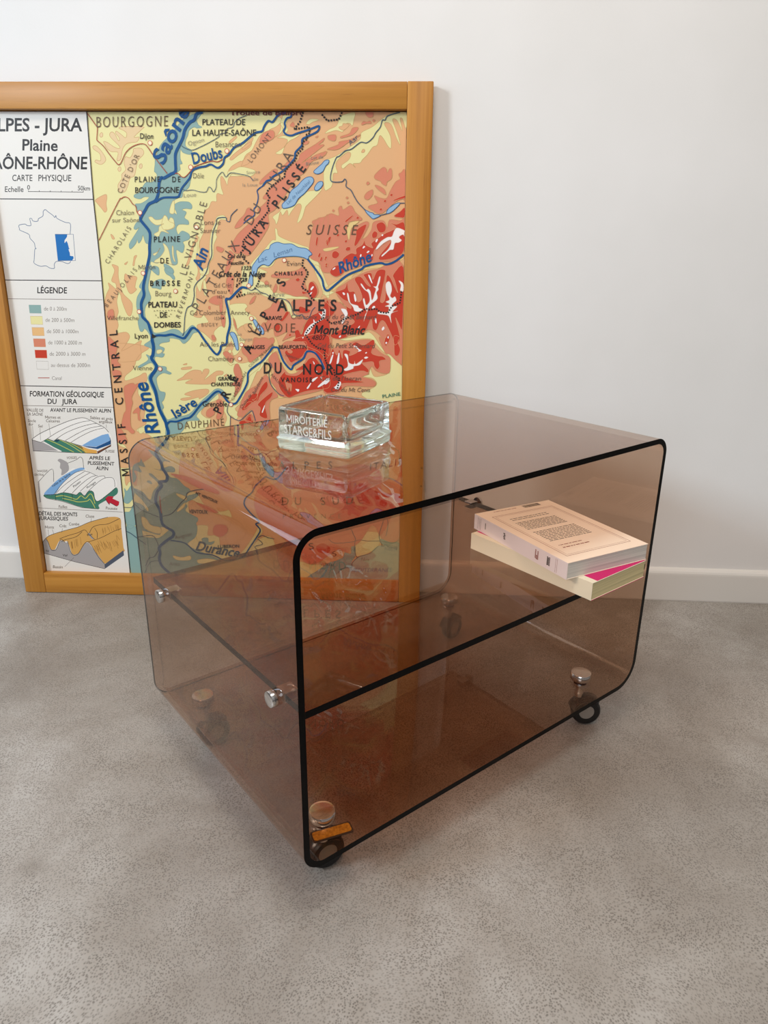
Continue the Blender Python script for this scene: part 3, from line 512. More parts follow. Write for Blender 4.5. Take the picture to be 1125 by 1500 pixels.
('grey',14,1,0,[-3313,2968,-3261,3007,-3171,2971,-3103,2916,-3103,2763,-3270,2645,-3255,2760,-3285,2817,-3264,2912]),
('grey',14,0,0,[-3808,2459,-3774,2498,-3798,2049,-3830,2028]),
('green',15,1,0,[-3709,2208,-3458,2224,-3281,2267,-3093,2242,-3000,2224,-2916,2285,-2830,2209,-2721,2318,-2629,2291,-2609,2136,-2537,2098,-2310,2260,-2123,2409,-2119,2264,-2403,2101,-2547,2009,-2557,1920,-2918,1951,-3324,2080,-3661,2140]),
('arrow',17,0,0,[-2384,2156,-2321,2214,-2200,2206,-2227,2159,-2089,2094,-2107,2024,-2144,1989,-2293,2066,-2309,2019,-2357,2087]),
('ochre',14,1,0,[-3880,1134,-3722,1282,-3363,1409,-3056,1500,-2770,1625,-2373,1740,-2116,1722,-2106,1488,-2105,1061,-2117,941,-2559,663,-2792,1043,-2917,1147,-3134,865,-3252,838,-3328,1149,-3420,1146,-3509,1168,-3652,948,-3741,970,-3801,1208]),
('grey',15,0,0,[-3880,1134,-3813,1208,-3765,1137,-3720,958,-3616,961,-3512,1144,-3460,1193,-3377,1123,-3328,1149,-3289,909,-3228,851,-3119,890,-2941,1135,-2871,1149,-2774,995,-2561,651,-2573,540,-3247,692,-3880,869]),
('slate',15,0,0,[-2561,651,-2112,989,-2113,869,-2573,540]),
('grey',15,0,0,[-2858,1351,-2821,1376,-2737,1224,-2792,1234])]
LINE = [('river',4.2,11,0,1,[208,9490,91,9457,40,9364,-46,9318,-140,9206,-190,9070,-274,8933,-345,8808,-359,8655,-371,8514,-464,8464,-598,8398,-640,8406,-690,8324,-722,8149,-788,8015,-924,7948,-995,7853,-1090,7721,-1095,7661,-965,7494,-946,7385,-976,7206,-991,7043,-1055,6835,-1105,6669,-1142,6555,-1166,6442,-1165,6315,-1233,6161,-1237,6007,-1230,5903,-1135,5800,-1102,5670,-1067,5540]),
('river',5,11,0,1,[-1067,5540,-1081,5474,-1064,5328,-1091,5181,-1123,5101,-1037,4941,-1167,4749,-1170,4653,-1103,4449,-1081,4255,-1044,4065,-954,3851,-931,3724,-909,3597,-975,3438,-1147,3261,-1207,3159,-1115,2963,-1090,2839,-1012,2693,-1039,2578,-1188,2548,-1143,2467,-1262,2314,-1299,2105,-1225,1898,-1195,1605,-986,1456,-995,1339,-1112,1258,-1315,1079,-1305,959,-1339,799,-1279,621,-1092,440]),
('river',2.3,11,0,1,[-1058,1244,-747,1189,-505,981,-178,936,40,837,204,813,508,910,668,1132,864,1426,908,1543,821,1664,896,1715,719,1907,596,2086,633,2238,769,2361,842,2500,1013,2663,1081,2709,1243,2658,1357,2715,1524,2924]),
('river',2.6,11,0,1,[1818,9490,1803,9415,1735,9393,1688,9321,1698,9250,1667,9186,1712,9130,1806,9113,1919,9151,2129,9211,2293,9267,2315,9240,2267,9174,2099,9100,2001,9051,1985,8950,1871,8838,1840,8725,1638,8535,1452,8438,1391,8376,1322,8357,1248,8276]),
('river',1.5,11,0,1,[1248,8276,1142,8201,1152,8124,1148,8042,1105,7925,1064,7877,1073,7795,1055,7759,952,7699,858,7627]),
('river',2.8,11,0,1,[1730,9481,1581,9448,1471,9333,1392,9349,1314,9260,1273,9183,1160,9160,1057,9098,901,8985,747,8913,647,8800,561,8746,526,8645,424,8575,300,8631,197,8600,81,8581,-50,8528,-113,8400,-268,8233,-325,8121,-380,8074,-639,8063,-791,7984]),
('stream',0.9,11,0,1,[998,9436,872,9392,787,9332,740,9248,638,9221,610,9159,508,9136,467,9084,295,8997,135,8927,-26,8870,-150,8899,-223,8940]),
('stream',0.9,11,0,1,[1073,8356,1000,8436,825,8474,658,8492,567,8423,503,8505,397,8390,374,8248,322,8170,275,8236,232,8247,181,8169,65,8169,-74,8199,-204,8187,-265,8222]),
('stream',1.2,11,0,1,[752,7875,633,7768,597,7661,537,7672,522,7727,384,7719,342,7671,336,7623,264,7458,225,7248,212,7053,145,6917,102,6780,25,6667,-99,6566,-168,6455,-179,6300,-236,6146,-329,6085,-387,5926,-413,5757,-439,5595,-469,5561]),
('river',3.4,11,0,1,[-1060,5527,-948,5558,-811,5556,-673,5576,-539,5533,-440,5509,-367,5580,-258,5707,-149,5656,-38,5488,125,5265,201,5202,247,5240,278,5294,302,5374,403,5414,429,5559,497,5795,476,6039,442,6251,523,6270,675,6410,766,6478,867,6465]),
('river',3,11,0,1,[2052,7008,2207,6812,2321,6648,2348,6523,2388,6446,2440,6442,2494,6480,2729,6669,2860,6748,3077,6833,3149,6888,3422,6946,3551,6923,3706,6973,3880,7102]),
('river',3,11,0,1,[-927,3770,-856,3839,-714,3842,-554,3901,-409,3951,-188,4204,-62,4286,107,4441,200,4470,275,4397,375,4261,513,4231,626,4371,779,4647,816,4861,974,4997,1101,5087,1244,5254,1321,5348,1384,5357,1437,5327,1524,5094,1669,4931,1735,5022,1921,5145,2005,5284,2163,5254,2281,5089,2338,4941]),
('stream',1.1,11,0,1,[1250,5059,1288,4989,1228,4853,1261,4624,1406,4449,1515,4401]),
('stream',1.1,11,0,1,[381,4225,342,4074,406,3966,527,3898,616,3900,832,4083,875,4039,916,3885]),
('stream',1,11,0,1,[402,3966,372,3564]),
('purple',2.2,11,0,1,[484,3793,473,3594,570,3554,688,3460,802,3372,924,3317,978,3189]),
('stream',1.1,11,0,1,[867,6465,945,6426,1010,6452,1065,6440,1140,6385,1242,6357,1355,6266,1505,6283,1651,6235,1718,6123,1763,5996,1847,5966,1925,5983,1979,5906,2057,5930,2116,6059,2180,6128]),
('stream',1.3,11,0,1,[3766,9490,3548,9433,3500,9366,3451,9363,3415,9253,3337,9165,3281,9079,3170,8998,3058,9005,2897,8897,2785,8866,2672,8779,2619,8753,2545,8591,2505,8424,2542,8351,2713,8352,2769,8398,2800,8352,2794,8272,2882,8210,2950,8094,3020,7995,3147,7872]),
('stream',1.2,11,0,1,[3416,7782,3487,7798,3550,7814]),
('stream',1.2,11,0,1,[3786,7995,3880,7996]),
('stream',1,11,0,1,[-1749,2377,-1560,2250,-1409,2103,-1302,2067]),
('stream',1.2,11,0,1,[-1779,2068,-1628,1920,-1415,1830,-1237,1758]),
('stream',1.2,11,0,1,[-1180,1788,-1010,1840,-892,1938,-770,2092,-651,2208,-607,2321,-457,2381,-255,2413]),
('stream',1.2,11,0,1,[-1780,1299,-1459,1347,-1374,1251,-1330,1115]),
('stream',1.5,11,0,1,[-1350,997,-1447,856,-1563,813,-1655,631]),
('stream',1,11,0,1,[-1689,469,-1553,713,-1399,758,-1344,739]),
('stream',1.3,11,0,1,[-2023,1438,-1909,1378,-1798,1287,-1603,1135]),
('stream',1,11,0,1,[-1999,1971,-1835,1975,-1783,2060]),
('stream',1,11,0,1,[2754,1586,2864,1589,2908,1474,2952,1381,2929,1216,2951,1028,2996,946]),
('stream',1,11,0,1,[3564,1883,3522,1721,3458,1488,3481,1348,3526,1267]),
('stream',1,11,0,1,[3619,1861,3642,1747,3632,1608,3601,1468]),
('stream',0.9,11,0,1,[2377,1366,2509,1276,2863,1309,3040,1360,3217,1341,3481,1348,3746,1308,3880,1384]),
('stream',1.1,12,0,1,[3438,1230,3262,1060,3040,983,2884,835,2872,727,2682,698,2569,586]),
('stream',1,11,0,1,[853,1359,956,1410,1064,1364,1210,1339]),
('stream',1,11,0,1,[508,910,602,932,753,975,830,1056,779,1152,948,1215,842,1329]),
('stream',1,11,0,1,[-135,3597,-117,3414,7,3217,92,3111,206,2973,244,2833]),
('canal',1.1,11,0,1,[-1926,9481,-1774,9266,-1755,9232,-1785,9053,-1777,9019,-1676,8929,-1577,8793,-1451,8637,-1410,8625,-1367,8668,-1276,8816,-1168,8907,-1022,8964,-909,8965,-847,8908,-734,8742,-527,8476]),
('canal',1.1,11,0,1,[-377,8476,-322,8476,-254,8419,-186,8426,-62,8542]),
('canal',1.2,11,0,1,[-34,8581,97,8631,304,8685,430,8676,521,8720]),
('canal',1.1,11,0,1,[-1944,7307,-1503,7980,-1434,8043,-1364,8075,-1290,8044,-1228,7953,-1173,7913,-1156,7808,-1089,7733]),
('canal',1.6,11,0,1,[-1207,2240,-1208,1967,-1195,1860]),
('ink',2.1,12,1,0,[2028,9490,2014,9459,1966,9334,1859,9217,2130,9251,2141,9151,2080,9129,2098,9062,2000,9002,2011,8906,1897,8804,1870,8713,1724,8588,1662,8510,1660,8434,1431,8279,1344,8208,1313,8137,1368,8086,1336,8008,1319,7915,1359,7870,1238,7732,1044,7532,844,7329,823,7277,877,7207,766,7098,837,6990,928,6912]),
('ink',2.1,12,1,0,[862,6633,739,6562,651,6511,693,6463]),
('ink',2.1,12,1,0,[744,6399,645,6296,862,6367]),
('ink',2.1,12,1,0,[1142,6703,1083,6553,994,6426]),
('ink',2.3,12,1,0,[1965,6999,1948,6891,2026,6798,2061,6754,1983,6616,1927,6490,2053,6412,2121,6287,2182,6241]),
('ink',2.1,12,1,0,[2355,6049,2339,5933,2174,5815,2006,5671,1985,5597,2103,5439,2223,5352,2358,5323,2343,5230,2378,5076,2534,4930,2549,4825,2636,4767,2622,4677,2592,4536]),
('ink',2.1,12,1,0,[2406,5896,2477,5827,2633,5860,2819,5939,3004,6010,3164,6111,3240,6092,3357,6114,3442,6051,3588,6032,3664,6160,3822,6231,3845,6431,3880,6457]),
('ink',2.1,12,1,0,[2728,9490,2665,9373,2460,9353,2358,9460]),
('stip',1,12,1,0,[-995,6021,-919,6029,-799,6023,-647,6039,-558,6026]),
('stip',1,12,1,0,[-971,5949,-915,5893,-718,5909,-636,5996]),
('ink',1.5,15,0,0,[-1921,9490,-1923,9481,-1967,8030,-1963,6748,-1993,5169,-2000,3504,-2017,440]),
('ink',1.3,15,0,0,[-3880,8025,-1968,8025]),
('ink',1.3,15,0,0,[-3880,6568,-1974,6572]),
('thin',0.7,15,0,0,[-3880,6217,-1993,6220]),
('ink',1.3,15,0,0,[-3880,4520,-2000,4510]),
('thin',0.7,15,0,0,[-3880,4116,-2007,4110]),
('thin',0.7,15,0,0,[-3880,1914,-2039,1861]),
('ink',0.8,15,0,0,[-3192,8155,-2143,8151]),
('ink',0.8,15,0,0,[-3189,8176,-3193,8150]),
('ink',0.8,15,0,0,[-2980,8176,-2984,8150]),
('ink',0.8,15,0,0,[-2771,8175,-2775,8149]),
('ink',0.8,15,0,0,[-2563,8174,-2566,8148]),
('ink',0.8,15,0,0,[-2354,8173,-2357,8147]),
('ink',0.8,15,0,0,[-2141,8172,-2144,8146]),
('coast',0.9,15,0,1,[-2488,7413,-2461,7595,-2561,7623,-2705,7691,-2721,7740,-2749,7705,-2775,7739,-2858,7801,-2913,7842,-2956,7807,-2974,7731,-3065,7682,-3077,7647,-3125,7633,-3184,7646,-3195,7681,-3233,7684,-3231,7639,-3230,7562,-3304,7562,-3339,7585,-3425,7575,-3466,7554,-3459,7497,-3455,7476,-3324,7421,-3283,7389,-3276,7330,-3210,7252,-3202,7174,-3186,7146,-3214,7132,-3253,6945,-3267,6902,-3241,6866,-3145,6828,-3035,6835,-2962,6796,-2877,6794,-2868,6862,-2839,6906,-2790,6923,-2713,6918,-2609,6882,-2553,6901,-2541,6930]),
('coast',0.9,15,0,0,[-2780,7408,-2427,7411,-2444,6938,-2789,6935]),
('canal',1.2,15,0,0,[-3494,4684,-3255,4687]),
('ylw',1.1,15,0,1,[-3488,3416,-3275,3327,-2941,3155]),
('ylw',1.1,15,0,1,[-3225,3421,-3015,3313,-2774,3149]),
('ylw',1.1,15,0,1,[-3081,3387,-2870,3279,-2661,3152]),
('white',1,15,0,1,[-3562,3349,-3202,3169]),
('ink',0.8,16,0,1,[-3796,3419,-3561,3563,-3068,3775,-2798,3863,-2648,3883,-2507,3831,-2333,3743,-2229,3681,-2156,3590]),
('ink',0.7,16,0,1,[-3466,3435,-3243,3569,-2966,3704,-2715,3791,-2526,3825]),
('ink',0.7,16,0,1,[-3270,3435,-3058,3564,-2746,3689,-2516,3752,-2385,3773]),
('ink',0.7,16,0,1,[-3098,3396,-2838,3540,-2563,3665,-2299,3720]),
('ink',0.7,16,0,1,[-2981,3361,-2731,3505,-2476,3621,-2248,3680]),
('ink',0.9,16,0,0,[-3796,3419,-3813,3166,-2439,3133,-2141,3302,-2140,3479]),
('ink',0.8,16,0,0,[-3798,3401,-3618,3348,-3467,3431,-3343,3382,-3270,3435,-3009,3360,-2757,3290]),
('thin',0.5,16,0,0,[-3748,3689,-3766,3429]),
('thin',0.5,16,0,0,[-3595,3655,-3621,3395]),
('thin',0.5,16,0,0,[-3396,3751,-3396,3474]),
('thin',0.5,16,0,0,[-2193,3755,-2192,3681]),
('ylw',1.2,16,0,1,[-3465,2174,-3309,2198,-3141,2162,-3012,2126,-2906,2207,-2818,2150,-2710,2250,-2658,2213,-2621,2037]),
('ylw',1.2,16,0,1,[-3316,2139,-3129,2104,-2980,2068,-2786,2092,-2724,2133,-2661,2016,-2632,1938]),
('ink',0.8,17,0,1,[-3709,2208,-3458,2224,-3281,2267,-3093,2242,-3000,2224,-2916,2285,-2830,2209,-2721,2318,-2629,2291,-2609,2136,-2537,2098,-2310,2260,-2123,2409]),
('ink',0.8,17,0,0,[-3712,2188,-3662,2131,-3325,2070,-2919,1941,-2557,1920]),
('ink',0.7,17,0,1,[-3457,2233,-3240,2433,-2949,2632,-2746,2752]),
('ink',0.7,17,0,1,[-3279,2276,-3045,2476,-2798,2636,-2656,2715]),
('ink',0.7,17,0,1,[-3090,2261,-2897,2441,-2648,2620,-2492,2661]),
('ink',0.7,17,0,1,[-2913,2304,-2702,2484,-2516,2623,-2361,2655,-2338,2607]),
('ink',0.7,17,0,1,[-2720,2328,-2510,2507,-2347,2607,-2195,2620,-2146,2554,-2150,2419]),
('ink',0.7,17,0,1,[-2746,2752,-2637,2716,-2530,2661]),
('ink',0.7,17,0,1,[-3103,2916,-2905,2996,-2823,3054,-2773,2998,-2777,2808]),
('ink',0.7,17,0,1,[-3806,2478,-3460,2784,-3459,2505]),
('ink',0.7,17,0,1,[-3487,2223,-3273,2471,-2978,2708,-2744,2771]),
('ink',0.7,17,0,0,[-3457,2233,-3467,2096]),
('ink',0.7,17,0,0,[-3284,2237,-3294,2100]),
('ink',0.7,17,0,0,[-3093,2242,-3102,2104]),
('ink',0.9,18,0,0,[-2384,2156,-2357,2087,-2309,2019,-2293,2066,-2156,1988]),
('ink',0.8,16,0,True,[-3880,1134,-3722,1282,-3363,1409,-3056,1500,-2770,1625,-2373,1740]),
('ink',0.8,16,0,True,[-3811,1220,-3765,1137,-3720,958,-3616,961,-3512,1144,-3458,1205,-3377,1123]),
('ink',0.8,16,0,True,[-3325,1173,-3303,981,-3251,850,-3132,877,-2967,1110,-2869,1161,-2792,1043,-2681,805,-2561,651]),
('ink',0.8,16,0,True,[-2869,1161,-2584,1263,-2295,1413,-2106,1488]),
('ink',0.8,16,0,True,[-3502,1216,-3310,1292,-3072,1369,-2975,1419,-2905,1433,-2847,1352,-2725,1224]),
('ink',0.8,16,0,True,[-2823,1364,-2739,1496,-2596,1558,-2390,1587,-2116,1718]),
('ink',0.8,16,0,True,[-2695,1485,-2650,1380,-2665,1249]),
('ink',0.8,16,0,True,[-3466,1145,-3391,1195,-3130,1273,-2978,1396]),
('ink',0.8,16,0,False,[-2561,651,-2573,540,-3247,692,-3880,869,-3880,1134]),
('hatch',0.5,16,0,0,[-2315,1208,-2268,1082]),
('hatch',0.5,16,0,0,[-2735,1065,-2673,940]),
('hatch',0.5,16,0,0,[-2252,1201,-2219,1096]),
('hatch',0.5,16,0,0,[-2669,1128,-2630,960]),
('hatch',0.5,16,0,0,[-2663,1191,-2616,1078]),
('hatch',0.5,16,0,0,[-2445,1170,-2390,962]),
('hatch',0.5,16,0,0,[-2346,1189,-2296,1064]),
('hatch',0.5,16,0,0,[-2612,1200,-2553,1097]),
('hatch',0.5,16,0,0,[-2682,1065,-2656,885]),
('hatch',0.5,16,0,0,[-2533,1193,-2508,995]),
('hatch',0.5,16,0,0,[-2470,1205,-2416,1086]),
('hatch',0.5,16,0,0,[-2542,1165,-2476,1015]),
('hatch',0.5,16,0,0,[-2531,1155,-2472,1043]),
('hatch',0.5,16,0,0,[-2659,1111,-2608,915]),
('hatch',0.5,16,0,0,[-2749,1081,-2702,873]),
('hatch',0.5,16,0,0,[-2232,1336,-2170,1224]),
('hatch',0.5,16,0,0,[-2595,1159,-2551,1011]),
('hatch',0.5,16,0,0,[-2505,1142,-2435,1013]),
('hatch',0.5,16,0,0,[-2704,1100,-2661,982]),
('hatch',0.5,16,0,0,[-2414,1173,-2366,1018]),
('hatch',0.5,16,0,0,[-2278,1229,-2223,1027]),
('hatch',0.5,16,0,0,[-2714,1093,-2662,941]),
('hatch',0.5,16,0,0,[-2238,1317,-2219,1103]),
('hatch',0.5,16,0,0,[-2270,1195,-2200,1091]),
('hatch',0.5,16,0,0,[-2394,1172,-2367,957]),
('hatch',0.5,16,0,0,[-2593,1098,-2527,978]),
('hatch',0.5,16,0,0,[-2412,1536,-2394,1446]),
('hatch',0.5,16,0,0,[-2522,1493,-2508,1375]),
('hatch',0.5,16,0,0,[-2338,1553,-2324,1426]),
('hatch',0.5,16,0,0,[-2522,1482,-2505,1392]),
('hatch',0.5,16,0,0,[-2174,1573,-2159,1457]),
('hatch',0.5,16,0,0,[-2185,1541,-2170,1425]),
('hatch',0.5,16,0,0,[-2215,1571,-2201,1451]),
('hatch',0.5,16,0,0,[-2289,1516,-2271,1433]),
('hatch',0.5,16,0,0,[-2480,1494,-2467,1366]),
('hatch',0.5,16,0,0,[-2531,1466,-2517,1342]),
('hatch',0.5,16,0,0,[-2466,1506,-2450,1398]),
('hatch',0.5,16,0,0,[-2192,1573,-2178,1453]),
('hatch',0.5,16,0,0,[-2235,1575,-2221,1449]),
('hatch',0.5,16,0,0,[-2383,1511,-2368,1399]),
('hatch',0.5,16,0,0,[-3246,1157,-3242,1004]),
('hatch',0.5,16,0,0,[-3239,1161,-3236,1001]),
('hatch',0.5,16,0,0,[-3036,1266,-3034,1092]),
('hatch',0.5,16,0,0,[-3232,1164,-3233,980]),
('hatch',0.5,16,0,0,[-3143,1210,-3138,1063]),
('hatch',0.5,16,0,0,[-3132,1216,-3131,1038]),
('hatch',0.5,16,0,0,[-3257,1152,-3253,993]),
('hatch',0.5,16,0,0,[-3111,1227,-3109,1051]),
('hatch',0.5,16,0,0,[-3177,1193,-3177,1011]),
('thin',0.5,17,0,0,[-3726,1424,-3737,1257]),
('thin',0.5,17,0,0,[-3635,1426,-3613,1332]),
('thin',0.5,17,0,0,[-3403,1456,-3438,1360]),
('thin',0.5,17,0,0,[-2737,1707,-2760,1613]),
('thin',0.5,17,0,0,[-3471,564,-3235,790])]
RING = [('ring',3.1,0.9,-802,8985),
('ring',3.1,0.9,611,8856),
('ring',3.1,0.9,-79,8583),
('ring',3.1,0.9,-1101,7802),
('ring',3.1,0.9,-46,7550),
('ring',3.1,0.9,-1143,6721),
('ring',3.1,0.9,-536,6395),
('ring',3.1,0.9,-1290,6003),
('ring',3.1,0.9,-968,4900),
('ring',3.1,0.9,925,5903),
('ring',3.1,0.9,705,5398),
('ring',3.1,0.9,653,5125),
('ring',3.1,0.9,1605,6980),
('ring',3.1,0.9,901,6508),
('ring',3.1,0.9,427,4207)]
